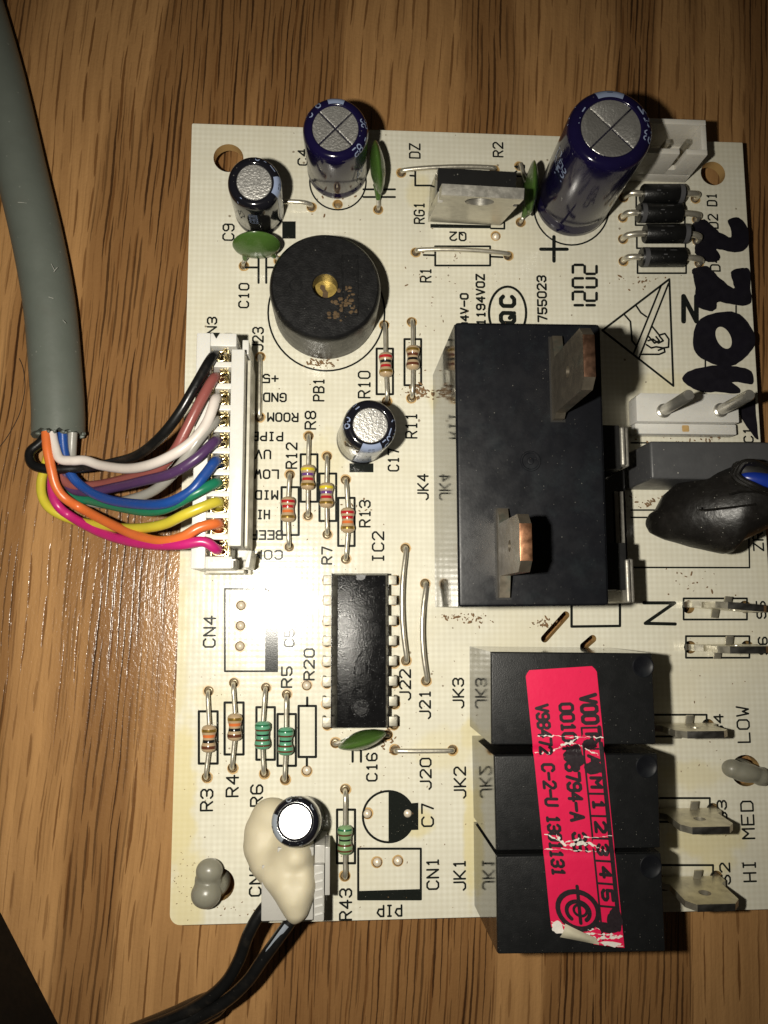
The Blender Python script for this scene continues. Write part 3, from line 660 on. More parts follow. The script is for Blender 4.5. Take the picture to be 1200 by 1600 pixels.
# ------------------------------------------------------------------ electrolytic capacitors
def ecap(base, rb, top, h, sleeve, label, stripe=None, glyphs=(), cross=True, dfrac=.68, topmat='alu', stripemat='palestripe', lean=None, ink='palestripe', aside=None):
    B = P(*base); Tp = P(*top, h); w = Tp-B
    if lean is not None: w = Vector(lean)*w.length; B = Tp-w
    L = w.length; r = rb*PX(1, base[0], base[1]); T = frame(B, w)
    ed = dfrac*r
    side = [(r*.86, .0), (r*.97, .03), (r, .07), (r, .11*L), (.955*r, .145*L), (.955*r, .16*L), (r, .20*L)]
    rim = [(r, L-.115), (.985*r, L-.075), (.955*r, L-.045), (.90*r, L-.018), (.83*r, L-.004), (.75*r, L), (ed+.012, L), (ed, L-.012)]
    o = add('electrolytic_capacitor', MB().lathe(side+rim+[(ed*.98, L-.03)], T, 56), M[sleeve], board, label, smooth=50)
    zt = L-.016
    top_ = MB()
    if cross:
        g_ = .011
        for q in range(4):
            a0 = math.pi/2*q+math.pi/4
            u = Vector((math.cos(a0), math.sin(a0))); v = Vector((-u.y, u.x))
            poly = [(u*g_+v*g_)]+[Vector((ed*math.cos(a0+math.asin(g_/ed)+(math.pi/2-2*math.asin(g_/ed))*k/10), ed*math.sin(a0+math.asin(g_/ed)+(math.pi/2-2*math.asin(g_/ed))*k/10))) for k in range(11)]
            cen = sum((p for p in poly), Vector((0, 0)))/len(poly)
            inn = [cen+(p-cen)*.93 for p in poly]; n = len(poly)
            top_.add([(p.x, p.y, zt-.02) for p in poly]+[(p.x, p.y, zt-.006) for p in poly]+[(p.x, p.y, zt) for p in inn],
                     [[i, (i+1) % n, n+(i+1) % n, n+i] for i in range(n)]+[[n+i, n+(i+1) % n, 2*n+(i+1) % n, 2*n+i] for i in range(n)]+[list(range(2*n, 3*n))], T)
        top_.lathe([(0, zt-.014), (ed, zt-.014)], T, 40, False)
    else:
        top_.lathe([(0, zt), (ed*.7, zt), (ed*.96, zt-.002), (ed, zt-.01)], T, 40, False)
    add('can_top', top_, M[topmat], o, smooth=25)
    prof = list(reversed(rim[:-1]))+[(r, .22*L)]
    ds = [0]
    for p, q in zip(prof, prof[1:]): ds.append(ds[-1]+math.hypot(q[0]-p[0], q[1]-p[1]))
    def sur(an, t, off):
        t = min(max(t, 0), ds[-1]-1e-6)
        for i in range(len(prof)-1):
            if ds[i] <= t <= ds[i+1]:
                f = (t-ds[i])/(ds[i+1]-ds[i]); rr = prof[i][0]*(1-f)+prof[i+1][0]*f; zz = prof[i][1]*(1-f)+prof[i+1][1]*f
                nr, nz = -(prof[i+1][1]-prof[i][1]), (prof[i+1][0]-prof[i][0]); ln = math.hypot(nr, nz) or 1
                rr += nr/ln*off; zz += nz/ln*off
                return T @ Vector((rr*math.cos(an), rr*math.sin(an), zz))
    if stripe:
        for (a0, a1) in stripe:
            mb = MB(); n = 10; ts = ds[:-1]+[ds[-2]+(ds[-1]-ds[-2])*k/3 for k in (1, 2, 3)]; ts[0] += .012
            for t in ts:
                for k in range(n+1): mb.v.append(sur(math.radians(a0+(a1-a0)*k/n), t, .0015))
            for i in range(len(ts)-1):
                for k in range(n): a = i*(n+1)+k; mb.f.append([a, a+1, a+n+2, a+n+1])
            add('polarity_stripe', mb, M[stripemat], o)
            mm = MB(); ac = math.radians((a0+a1)/2)
            for tc in (.1, .42, .72):
                mm.stroke([(-.035, tc-.02), (.035, tc-.02), (.035, tc+.025), (-.035, tc+.025), (-.035, tc-.02)], .012, lambda x, y, i: sur(ac+x/r, y, .003))
            add('minus_mark', mm, M[sleeve], o, smooth=0)
    for (ch, ang, t, sz, rot) in glyphs:
        ca, sa = math.cos(math.radians(rot)), math.sin(math.radians(rot)); a0 = math.radians(ang)
        mb = text_mb(ch, lambda x, y, i: sur(a0+(x*ca-y*sa)/r, t+(x*sa+y*ca), .0022+i*2e-5), sz*.62*len(ch), sz, sz*.13)
        add('printed_text', mb, M[ink], o, smooth=0)
    return o
# a few millimetres of wall text and rim text as they show on the sleeves
ecap((892, 318), 56, (955.5, 199), 1.83, 'navy', 'tallest navy capacitor with crossed vent beside the white corner connector', [(68, 112)],
     [('M', 32, .09, .13, 90), ('A', 10, .08, .13, 90), ('C6', -12, .09, .12, 180), ('N', 168, .09, .14, 180), ('7', 146, .08, .12, 180), ('50V', 205, .7, .16, 90), ('470', 190, .6, .16, 90)], True, .70)
ecap((527, 268), 46, (524, 200), 1.22, 'navy', 'navy capacitor with crossed vent at the top edge of the board', [(72, 106)],
     [('9', 128, .08, .11, 180), ('0', 153, .08, .11, 180), ('GS', 12, .08, .1, 180), ('A', -17, .08, .12, 180), ('85', -42, .1, .11, 180), ('CAP', -40, .7, .1, 90)], True, .70)
ecap((406, 333), 38, (397, 284), 1.12, 'blacksleeve', 'black capacitor with plain silver top nearest the top left board hole', [(-30, 16)],
     [('C', 82, .08, .09, 180), ('1', 62, .1, .09, 0), ('E', 38, .09, .1, 90), ('00263', -96, .45, .1, 90), ('1', 232, .07, .08, 0)], False, .66)
ecap((563, 689), 38, (579, 664), 1.12, 'blacksleeve', 'black capacitor with dull silver top above the mark C17', [(-112, -62)],
     [('5', 128, .08, .1, 180), ('0', 148, .13, .06, 180), ('92', 176, .09, .12, 180), ('J', 4, .07, .11, 90), ('H', -18, .06, .11, 90), ('25', -42, .08, .11, 180)], False, .66)
ecap((474, 1270), 35, (461, 1284), 1.0, 'blacksleeve', 'small capacitor with bright white top standing in the glue blob', [(160, 235)],
     [('X', 285, .08, .09, 0), ('F', 262, .09, .09, 0), ('A', 78, .08, .1, 0), ('5', 108, .08, .1, 0), ('D', 38, .09, .1, 0)] if False else
     [('A', 285, .08, .09, 0), ('F', 262, .09, .09, 0), ('A', 78, .08, .1, 0), ('5', 108, .08, .1, 0), ('D', 38, .09, .1, 0)], False, .67, 'aluflat', 'palegrey', (-.06, .225, 1), 'palegrey')
lead_hole(528, 319)

# ------------------------------------------------------------------ green ceramic discs
def ceramic(c, z, n, R, t, leads, label):
    C_ = P(*c, z); T = frame(C_, n, (0, 0, 1))
    prof = [(0, -t/2), (.3*R, -t*.47), (.62*R, -t*.34), (.85*R, -t*.19), (.96*R, -t*.09), (R, 0), (.96*R, t*.09), (.85*R, t*.19), (.62*R, t*.34), (.3*R, t*.47), (0, t/2)]
    o = add('ceramic_capacitor', MB().lathe(prof, T, 36, False), M['green'], board, label, smooth=60)
    side = Vector(n).normalized().cross(Vector((0, 0, 1))).normalized()
    for (px, py) in leads:
        lead_hole(px, py); hp = P(px, py); sg = 1 if (hp-C_).dot(side) > 0 else -1
        s0 = C_+side*sg*R*.52-Vector((0, 0, R*.72)); s1 = s0.lerp(hp, .5)
        add('coating_drip', MB().tube([C_+side*sg*R*.4-Vector((0, 0, R*.55)), s0, s1], [.07, .055, .03], 10, sub=3), M['green'], o)
        add('lead', MB().tube([s0, s1, hp+Vector((0, 0, .06)), hp+Vector((0, 0, -.09))], .027, 8, sub=3), M['metal'], o)
ceramic((400.7, 383), .42, (.06, -1, .12), .31, .2, [(381, 415), (436, 408)], 'green ceramic disc capacitor in front of the black capacitor by the buzzer')
ceramic((590, 262), .45, (1, .12, .05), .34, .2, [(591, 327), (585, 240)], 'green ceramic disc capacitor on edge beside the navy capacitor at the board edge')
ceramic((830.5, 294), .46, (1, -.06, .1), .35, .17, [(813, 348), (812, 260)], 'green ceramic disc capacitor between the metal tab and the tallest capacitor')
ceramic((566, 1156), .36, (.28, -1, -.0), .31, .21, [(524, 1161), (606, 1148)], 'green ceramic disc capacitor at the lower end of the black chip')

# ------------------------------------------------------------------ buzzer
bz = P(509, 486); rbz = 81*PX(1, 509, 486); hb = .86
TB = Matrix.Translation((bz.x, bz.y, 0))
rh = .155
prof = [(rbz*.96, .0), (rbz*.97, .06), (rbz*.985, .07), (rbz, hb-.12), (rbz*.992, hb-.06), (rbz*.965, hb-.02), (rbz*.93, hb), (rh+.012, hb), (rh, hb-.01), (rh, hb-.3)]
mb = MB().lathe(prof, TB, 72, False)
buzz = add('buzzer', mb, M['buzzer'], board, 'round black buzzer with a brass-coloured centre hole', smooth=35)
add('brass_diaphragm', MB().lathe([(0, hb-.22), (rh+.06, hb-.22)], TB, 32, False), M['brass'], buzz)
add('rust_patch', MB().lathe([(0, hb-.205), (.05, hb-.212)], Matrix.Translation((bz.x-.03, bz.y+.0, 0)) @ Matrix.Scale(2.0, 4, (0, 1, 0)) @ Matrix.Translation((-0, -bz.y*0, 0)), 9, False) if False else
    MB().add([(bz.x+a, bz.y+b, hb-.212) for a, b in [(-.06, .10), (-.01, .09), (.0, .04), (.035, .0), (.03, -.08), (-.04, -.07), (-.03, .0), (-.07, .05)]], [[7, 6, 5, 4, 3, 2, 1, 0]]), M['rust'], buzz, smooth=0)
def bzp(x, y): # crop coordinates of the buzzer close-up -> point of its top face
    return P(400+x/3.75, 340+y/3.75, hb)
fr = MB()
for (a, b) in [((505, 222), (595, 222)), ((595, 222), (597, 570)), ((597, 570), (512, 568)), ((512, 568), (505, 222))]:
    p, q = bzp(*a), bzp(*b); fr.tube([p, q], .010, 6)
add('moulded_frame', fr, M['buzzer'], buzz)
tc = bzp(552, 395)
add('moulded_text', text_mb('TDK', planar(tc, 'up', hb+.004), .74, .16, .03), M['buzzer'], buzz, smooth=0)
mk = MB().tube([tuple(bzp(233+36*math.cos(a), 393+36*math.sin(a))) for a in [2*math.pi*k/20 for k in range(21)]], .008, 6)
mk.v += text_mb('33', planar(bzp(235, 392), '0', hb+.004), .1, .1, .014).v; nb = len(mk.v)
tmb = text_mb('33', planar(bzp(235, 392), '0', hb+.003), .1, .1, .014); mk.add(tmb.v, tmb.f)
add('moulded_mark', mk, M['buzzer'], buzz)
du = MB(); random.seed(3)
for k in range(70):
    t = random.random(); cx, cy = random.choice([(540, 420), (545, 480), (480, 520), (520, 500), (470, 570), (580, 552), (500, 470)])
    c = bzp(cx+random.gauss(0, 18), cy+random.gauss(0, 20)); s = random.uniform(.006, .03)
    du.ball(c+Vector((0, 0, .001)), (s, s*random.uniform(.5, 1.2), random.uniform(.003, .009)), 6, 4)
add('dirt_patch', du, M['rust'], buzz, kind='stuff')
nt = P(509, 560); add('moulded_notch', MB().box(nt.x-.07, nt.x+.07, nt.y-.01, nt.y+.06, .004, .10, .01), M['ivory'] if 'ivory' in M else M['nylon2'], buzz)

# ------------------------------------------------------------------ TO-220 regulator
qb = P(724, 351)
TQ = Matrix.Translation((qb.x, qb.y, .02)) @ Matrix.Rotation(math.radians(-1.5), 4, 'Z') @ Matrix.Rotation(math.radians(15), 4, 'X')
hw = .5
RX = Matrix.Rotation(math.radians(90), 4, 'X')   # plate drawn in x,z
tabp = plate([[(-hw, .02), (hw, .02), (hw, 1.12), (hw-.06, 1.14), (hw-.06, 1.24), (hw, 1.26), (hw, 1.5), (-hw, 1.5), (-hw, 1.26), (-hw+.06, 1.24), (-hw+.06, 1.14), (-hw, 1.12)], circ((0, 1.27), .18, 24)], -.13, 0, TQ @ RX)
reg = add('power_transistor', tabp, M['steel'], board, 'upright transistor with a silver heat tab beside the tallest capacitor', smooth=30)
add('epoxy_body', MB().box(-hw, hw, .132, .45, .06, 1.0, .015, TQ), M['relayside'], reg)
for i in (-1, 0, 1): add('lead', MB().box(i*.254-.04, i*.254+.04, .22, .28, -.12, .07, 0, TQ), M['metal'], reg)

# ------------------------------------------------------------------ relays
def relay(corners, h, mat, bev, label, z0=.01):
    top = [P(*q, h) for q in corners]
    poly = [(p.x, p.y) for p in top]
    o = add('relay', MB().prism(poly, z0, h-.06, 0), M['relayside'], board, label, smooth=30)
    c = sum((Vector(p) for p in poly), Vector((0, 0)))/4
    big = [tuple(c+(Vector(p)-c)*1.0035) for p in poly]
    add('relay_cover', MB().prism(big, h-.0595, h, bev, seg=3), M[mat], o, smooth=30)
    return o, top
jk4, t4 = relay([(711, 504.5), (937, 507.5), (951, 945), (717, 947.5)], 2.0, 'relay4', .045, 'largest black relay with two upright copper spade terminals on top')
h3 = 1.45
jk3, t3 = relay([(767.6, 1018.7), (1018.8, 1021), (1025, 1163), (768.5, 1163.7)], h3, 'relay', .025, 'black relay under the blank top end of the pink sticker')
jk2, t2 = relay([(772.5, 1181), (1027.5, 1178), (1032, 1325), (776, 1329.5)], h3, 'relay', .025, 'black relay in the middle of the pink stickered row')
jk1, t1 = relay([(776, 1338), (1033, 1333.5), (1040, 1487), (778, 1491)], h3, 'relay', .025, 'black relay at the bottom edge under the curled sticker corner')
for o_, (x, y) in ((jk3, (1005, 1041)), (jk2, (1010.5, 1197.5)), (jk1, (1017, 1354))):
    c = P(x, y, h3); mb = MB().lathe([(.125, .0005), (.118, .007), (.108, .007), (.10, .0008), (0, .0008)], Matrix.Translation((c.x, c.y, h3)), 28, False)
    add('moulded_dimple', mb, M['relay4'], o_)
c = P(829, 720.5, 2.0)
add('moulded_dimple', MB().lathe([(.115, .0005), (.108, .009), (.095, .009), (.085, .001), (.04, .001), (.036, .012), (.02, .014), (0, .014)], Matrix.Translation((c.x, c.y, 2.0)), 28, False), M['relay4'], jk4, smooth=4)
# two blades standing on the big relay
def blade(px, yb0, yb1, yt0, yt1, zt, label, edge):
    zb = 2.0; a = P(px, yb0, zb); b = P(px, yb1, zb); ta = P(px, yt0, zt); tb = P(px, yt1, zt); x = a.x
    out = [(b.y, 0), (a.y, 0), (a.y, .09), (ta.y, .15), (ta.y, zt-zb-.1), (ta.y-.1, zt-zb), (tb.y+.1, zt-zb), (tb.y, zt-zb-.1), (tb.y, .15), (b.y, .09)]
    T = Matrix(((0, 0, 1, x), (1, 0, 0, 0), (0, 1, 0, zb), (0, 0, 0, 1)))
    o = add('spade_terminal', plate([out, circ(((ta.y+tb.y)/2, .62), .06, 16)], -.055, .055, T), M['bladegrey'], jk4, label, smooth=30)
    e = MB().box(x-.058, x+.058, tb.y+.1, ta.y-.1, zt-.01, zt+.004, .003)
    for yy in (ta.y, tb.y): pass
    add('worn_edge', e, M[edge], jk4)
    add('terminal_slot', MB().box(x-.075, x+.09, b.y-.02, a.y+.02, zb-.01, zb+.0025), M['deep'], jk4, smooth=0)
blade(867, 529, 657, 506, 604, 3.15, 'tarnished spade terminal at the upper right of the relay', 'dullcopper')
blade(783, 796, 934, 801, 893, 3.08, 'spade terminal with a bright copper edge', 'copper')
# side brackets with bright clips
for (x0, x1, y0, y1, cx, cy0, cy1) in [(935, 968, 664, 733, 975, 668, 728), (948, 978, 848, 922, 983, 874, 942)]:
    zc = 1.15
    p, q = P(x0, y1, zc), P(x1, y0, zc)
    add('side_bracket', MB().box(p.x-.5, q.x, p.y, q.y, .02, zc, .02), M['black'], jk4)
    a, b = P(cx-5, cy1, zc-.02), P(cx+8, cy0, zc-.02)
    add('steel_clip', MB().box(a.x, a.x+.055, a.y, b.y, .3, zc+.02, .024, seg=3).box(a.x+.058, b.x, a.y+.0, b.y+.01, .3, zc-.05, .024, seg=3), M['clip'], jk4, smooth=50)
for xq in (964, 971.5):  # bright boxes imitating reflections in the glossy flange, not real ribs
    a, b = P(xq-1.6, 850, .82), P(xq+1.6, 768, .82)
    add('reflection_strip', MB().box(a.x, b.x, a.y, b.y, .801 if xq > 970 else .8015, .83, .004), M['clip'], jk4)
p, q = P(950, 850, .75), P(983, 735, .75)
add('side_flange', MB().box(p.x-.3, p.x+.12, p.y-.02, q.y+.02, .02, .80, .02).box(p.x+.124, p.x+.19, p.y, q.y, .02, .7, .02).box(p.x+.195, q.x, p.y-.2, q.y+.3, .02, .6, .02), M['relayside'], jk4)

# ------------------------------------------------------------------ pink sticker over the three relays
SC_ = [(820.6, 1047.6), (931.6, 1040.3), (975.7, 1481), (863, 1467.7)]
ZL = h3+.008
q0, q1, q2, q3 = [P(*q, ZL) for q in SC_]
def lab(u, v):     # u across left to right, v down
    return (q0*(1-u)+q1*u)*(1-v)+(q3*(1-u)+q2*u)*v
gy = [(t3[2].y+t2[1].y)/2, (t2[2].y+t1[1].y)/2]
def labz(p, u, v):
    z = ZL
    for g_, w_, dpt in ((gy[0], .042, .03), (gy[1], .03, .014)):
        z -= dpt*math.exp(-((p.y-g_)/w_)**2)
    z += .004*mnoise.noise((p.x*3, p.y*3, 0))+.018*math.exp(-((v-.985)/.03)**2)*(1-u)
    return z
NU, NV = 14, 90
mb = MB()
CUT = lambda u, v: u/.62+(1-v)/.052   # lower left corner folded over
for j in range(NV+1):
    for i in range(NU+1):
        u, v = i/NU, j/NV
        # round the top corners slightly
        rc = .07; vv = v*4.0/1.03
        uu = u
        if v < .018: uu = .5+(u-.5)*(1-.12*(1-v/.018))
        p = lab(uu, v); mb.v.append(Vector((p.x, p.y, labz(p, u, v))))
for j in range(NV):
    for i in range(NU):
        u, v = (i+.5)/NU, (j+.5)/NV
        if CUT(u, v) < 1: continue
        a = j*(NU+1)+i; mb.f.append([a, a+NU+1, a+NU+2, a+1])
sticker = add('sticker', mb, M['sticker'], board, 'worn bright pink printed sticker across the three relays', smooth=60)
Ldir = (lab(.5, 1)-lab(.5, 0)).to_2d(); LL = Ldir.length; Ldir.normalize(); Lup = (lab(1, .5)-lab(0, .5)).to_2d(); LW = Lup.length; Lup.normalize()
def labmap(u, v, off=.004):
    p = lab(u, v); return Vector((p.x, p.y, labz(p, u, v)+off))
def ltext(s, u, v0, v1, hu, w):
    L = (v1-v0)*LL
    mb = text_mb(s, lambda x, y, i: labmap(u+y/LW, (v0+v1)/2+x/LL, .004+i*4e-6), L, hu*LW, w, 5.4)
    add('printed_text', mb, M['labelink'], sticker, smooth=0)
ltext('V00', .84, .105, .208, .21, .043)
ltext('0010403794-A 35', .52, .135, .672, .175, .037)
ltext('V98472 C-2-U 1301131', .18, .135, .765, .16, .034)
mb = MB(); lf = lambda x, y, i: labmap(x, y, .003+i*4e-6)
def lline(u0, v0, u1, v1, w):
    n = 12; pts = [(u0+(u1-u0)*k/n, v0+(v1-v0)*k/n) for k in range(n+1)]
    sub = MB(); sub.stroke([(x*LW, y*LL) for x, y in pts], w, lambda x, y, i: labmap(x/LW, y/LL, .003+i*4e-6)); mb.add(sub.v, sub.f)
lline(.705, .225, .705, .98, .022); lline(.975-.02, .225, .955, .93, .05)
for k in range(10): lline(.705, .225+k*.0797, .955, .225+k*.0797, .024)
add('printed_grid', mb, M['labelink'], sticker, smooth=0)
for k, ch in enumerate('PAM12345'): ltext(ch, .835, .245+k*.0797+.003, .245+k*.0797+.036, .14, .038)
# emblem: circle with the euro-like figure and crown point
mb = MB()
def arc(cu, cv, ru, rv, a0, a1, w, n=26):
    sub = MB(); pts = [((cu+ru*math.cos(math.radians(a0+(a1-a0)*k/n)))*LW, (cv+rv*math.sin(math.radians(a0+(a1-a0)*k/n)))*LL) for k in range(n+1)]
    sub.stroke(pts, w, lambda x, y, i: labmap(x/LW, y/LL, .0034+i*4e-6)); mb.add(sub.v, sub.f)
arc(.40, .885, .28, .066, 0, 360, .055); arc(.40, .89, .16, .036, 130, 410, .045); arc(.43, .885, .09, .02, 0, 360, .03)
sub = MB().stroke([(.42*LW, .80*LL), (.42*LW, .93*LL)], .04, lambda x, y, i: labmap(x/LW, y/LL, .0036)); mb.add(sub.v, sub.f)
add('printed_emblem', mb, M['labelink'], sticker, smooth=0)
def lblob(cu, cv, ru, rv, off=.0075, mat='labelink', name='ink_blot', rough=.25):
    n = 26; b_ = MB(); ph = random.random()*6; RG = (1, .8, .6, .4, .2)
    js = [1+rough*mnoise.noise((math.cos(2*math.pi*k/n)*1.6+ph, math.sin(2*math.pi*k/n)*1.6, ph))+random.uniform(-.06, .06) for k in range(n)]
    for q in RG:
        for k in range(n):
            a = 2*math.pi*k/n; b_.v.append(labmap(cu+ru*js[k]*q*math.cos(a), cv+rv*js[k]*q*math.sin(a), off))
    b_.v.append(labmap(cu, cv, off))
    for i in range(len(RG)-1):
        for k in range(n): b_.f.append([i*n+k, (i+1)*n+k, (i+1)*n+(k+1) % n, i*n+(k+1) % n])
    b_.f += [[len(RG)*n, (len(RG)-1)*n+(k+1) % n, (len(RG)-1)*n+k] for k in range(n)]
    add(name, b_, M[mat], sticker, smooth=0)
random.seed(11)
lblob(.58, .33, .13, .045); lblob(.82, .37, .14, .024); lblob(.80, .285, .10, .02); lblob(.90, .905, .11, .036); lblob(.78, .935, .16, .018)
# white cracks where the sticker bridges the relays, and torn paper at its foot
def crack(pts, w, seed):
    random.seed(seed); b_ = MB(); path = []
    for (a, b) in zip(pts, pts[1:]):
        for k in range(9):
            t = k/9; path.append((a[0]+(b[0]-a[0])*t+random.gauss(0, .008), a[1]+(b[1]-a[1])*t+random.gauss(0, .002)))
    path.append(pts[-1])
    for p, q in zip(path, path[1:]):
        ww = w*random.choice([.15, .3, .5, .8, .05, .2])
        sub = MB().stroke([(p[0]*LW, p[1]*LL), (q[0]*LW, q[1]*LL)], ww, lambda x, y, i: labmap(x/LW, y/LL, .0056)); b_.add(sub.v, sub.f)
    add('paper_crack', b_, M['whitepaper'], sticker, smooth=0)
crack([(.06, .252), (.3, .25), (.6, .258), (.99, .262)], .016, 1); crack([(.01, .315), (.2, .318), (.36, .30), (.45, .284), (.55, .275), (.66, .258)], .03, 2)
crack([(.50, .277), (.62, .285), (.74, .302), (.9, .327)], .02, 3); crack([(.4, .285), (.55, .276)], .05, 4)
crack([(.05, .620), (.3, .645), (.55, .625), (.98, .612)], .02, 5); crack([(.2, .62), (.32, .655), (.5, .645), (.65, .64), (.85, .665)], .035, 6)
crack([(.02, .672), (.3, .668), (.6, .672), (.9, .668)], .018, 7); crack([(.5, .64), (.62, .648)], .05, 8)
crack([(.02, .935), (.2, .945), (.45, .965), (.75, .96), (.98, .96)], .03, 9); crack([(.55, .98), (.7, .975), (.98, .962)], .04, 10); crack([(.6, .992), (.98, .994)], .05, 12)
crack([(.5, .955), (.66, .94), (.9, .943)], .02, 13)
lblob(.09, .955, .085, .022, .006, 'whitepaper', 'torn_paper', .4); lblob(.82, .99, .14, .007, .0062, 'whitepaper', 'torn_paper', .4)
# the curled corner
b_ = MB(); n = 10
A_, B_ = (.10, .985), (.64, .998)
for k in range(n+1):
    t = k/n
    for i in range(6):
        f = i/5; an = f*2.5; rr = .085*math.sin(math.pi*min(1, .25+t*.8))
        u = A_[0]+(B_[0]-A_[0])*t+.09*f*(1-t); v = A_[1]+(B_[1]-A_[1])*t-.052*f*(1-.62*t)*(1 if t < .95 else .3)
        p = lab(u, v); b_.v.append(Vector((p.x, p.y, labz(p, u, v)+.012+rr*math.sin(an)*.8)))
for k in range(n):
    for i in range(5): a = k*6+i; b_.f.append([a, a+6, a+7, a+1])
add('curled_corner', b_, M['paperback'], sticker, smooth=60)

# ------------------------------------------------------------------ DIP chip
zc = .42
tp = [P(524, 895, zc), P(602.5, 895, zc), P(602.5, 1141, zc), P(524, 1141, zc)]
x0, x1 = tp[0].x, tp[1].x; y1, y0 = tp[0].y, tp[3].y
mb = MB(); mb.prism([(x0-.05, y0), (x1+.05, y0), (x1+.05, y1), (x0-.05, y1)], .09, .25, .0)
mb.prism([(x0-.045, y0+.003), (x1+.045, y0+.003), (x1+.045, y1-.003), (x0-.045, y1-.003)], .2505, zc, .012, poly_top=[(x0+.03, y0+.03), (x1, y0+.03), (x1, y1-.03), (x0+.03, y1-.03)])
chip = add('integrated_circuit', mb, M['icbody'], board, 'black chip with sixteen silver pins and moulded arrow on top', smooth=30)
pin = None
for k in range(8):
    for s in (-1, 1):
        c = P(563, 906.2+31.65*k, .24); xe = x0-.05 if s < 0 else x1+.05
        if pin is None:
            mb = MB(); xx, w = -.002, .06
            mb.box(0, -.085, -w, w, .21, .24, .008) if False else None
            mb.prism([(-.10, -w), (.02, -w), (.02, w), (-.10, w)], .215, .245, .01)
            mb.prism([(-.105, -w), (-.075, -w), (-.075, w), (-.105, w)], .03, .235, .008)
            mb.prism([(-.105, -.03), (-.075, -.03), (-.075, .03), (-.105, .03)], -.1, .04)
            pin = add('pin', mb, M['pinmetal'], chip, origin=Vector((0, 0, 0)))
            pin.location = Vector((xe, c.y, 0))-WL[chip]; WL[pin] = Vector((xe, c.y, 0))
        else: clone(pin, 'pin', Vector((xe, c.y, 0)), chip, rot=0 if s < 0 else math.pi)
    for px in (511, 616): lead_hole(px, 906.5+32.3*k-0)
def dimple(px, py, r, z, par, mat, depth=.01):
    c = P(px, py, z); add('moulded_dimple', MB().lathe([(r, .0004), (r*.96, depth), (r*.88, depth), (r*.8, .0006), (0, .0006)], Matrix.Translation((c.x, c.y, z)), 28, False), M[mat], par, smooth=4)
dimple(563, 1106, .115, zc, chip, 'icbody')
c = P(564, 897, zc)
add('index_notch', MB().add([(c.x+.06*math.cos(a), c.y+.012+.07*math.sin(a)*1.0-.02, zc+.0015) for a in [math.pi+math.pi*k/10 for k in range(11)]], [list(range(11))]), M['greybox'], chip, smooth=0)
e = lambda a, b: tuple(P(480+a/4.446, 860+b/4.446, zc))
add('moulded_arrow', MB().tube([e(390, 695), e(345, 760), e(330, 850), e(345, 960), e(385, 985)], .009, 6, sub=4).tube([e(390, 695), e(425, 740), e(425, 860)], .009, 6, sub=4)
    .tube([e(425, 310), e(465, 330), e(462, 420)], .007, 6), M['icbody'], chip)

# ------------------------------------------------------------------ white connectors
# corner header, open box with two pins
hz = .72
def wp(x, y, z=hz): return P(820+x/3.158, 100+y/3.158, z)
a, b, c, d = wp(560, 268), wp(893, 272), wp(905, 446), wp(560, 440)
hx0, hx1, hy1, hy0 = a.x, b.x, (a.y+b.y)/2, (c.y+d.y)/2
hd = MB(); th = .075
hd.box(hx0, hx1, hy0, hy1, .01, .2, .012)
hd.box(hx0, hx1, hy1-th, hy1, .2005, hz, .012); hd.box(hx1-th, hx1-.001, hy0+th, hy1-th, .2005, hz-.003, .012); hd.box(hx0+.001, hx0+th, hy0+th, hy1-th, .2005, hz-.003, .012)
sx = wp(782, 446).x
hd.box(hx0, sx-.045, hy0, hy0+th, .2005, hz, .012); hd.box(sx+.045, hx1, hy0, hy0+th, .2005, hz, .012); hd.box(sx-.046, sx+.046, hy0+.002, hy0+th-.002, .2005, .33)
corner = add('connector_header', hd, M['nylon2'], board, 'white open box connector with two pins in the top right corner')
for px_ in (690, 790):
    q = wp(px_, 405, .5); add('pin', MB().box(q.x-.032, q.x+.032, q.y-.032, q.y+.032, .1, .62, .01), M['metal'], corner)
# two-pin mains header
zt = .3
a, b = P(996, 675, zt), P(1153, 616, zt); m = P(1000, 658.5, zt)
mb = MB().prism([(a.x, m.y), (b.x, m.y), (b.x, b.y), (a.x+.06, b.y), (a.x, b.y-.05)], .01, zt, .018)
mb.box(a.x+.012, b.x+.004, a.y, m.y-.001, .012, zt-.10, .015)
mains = add('connector_header', mb, M['nylon'], board, 'flat white connector with two long round steel pins')
for (bx, by, tx, ty) in ((1037, 642, 1077, 617), (1126, 641, 1172, 617)):
    p = P(bx, by, zt); t_ = P(tx, ty, 1.12)
    T = frame(p-Vector((0, 0, .02)), t_-p, (1, 0, 0)); L = (t_-p).length+.02
    add('pin', MB().lathe([(.072, 0), (.072, L-.02), (.06, L), (0, L)], T, 20), M['steel'], mains)
    add('pin_collar', MB().lathe([(.10, -.003), (.095, .02), (.07, .035), (.06, .02)], Matrix.Translation((p.x, p.y, zt)), 20, False), M['steel'], mains)
q = P(1072, 674, zt-.1); add('burn_mark', MB().box(q.x-.06, q.x+.05, q.y-.012, q.y+.09, zt-.13, zt-.096, .02), M['flux'], mains)

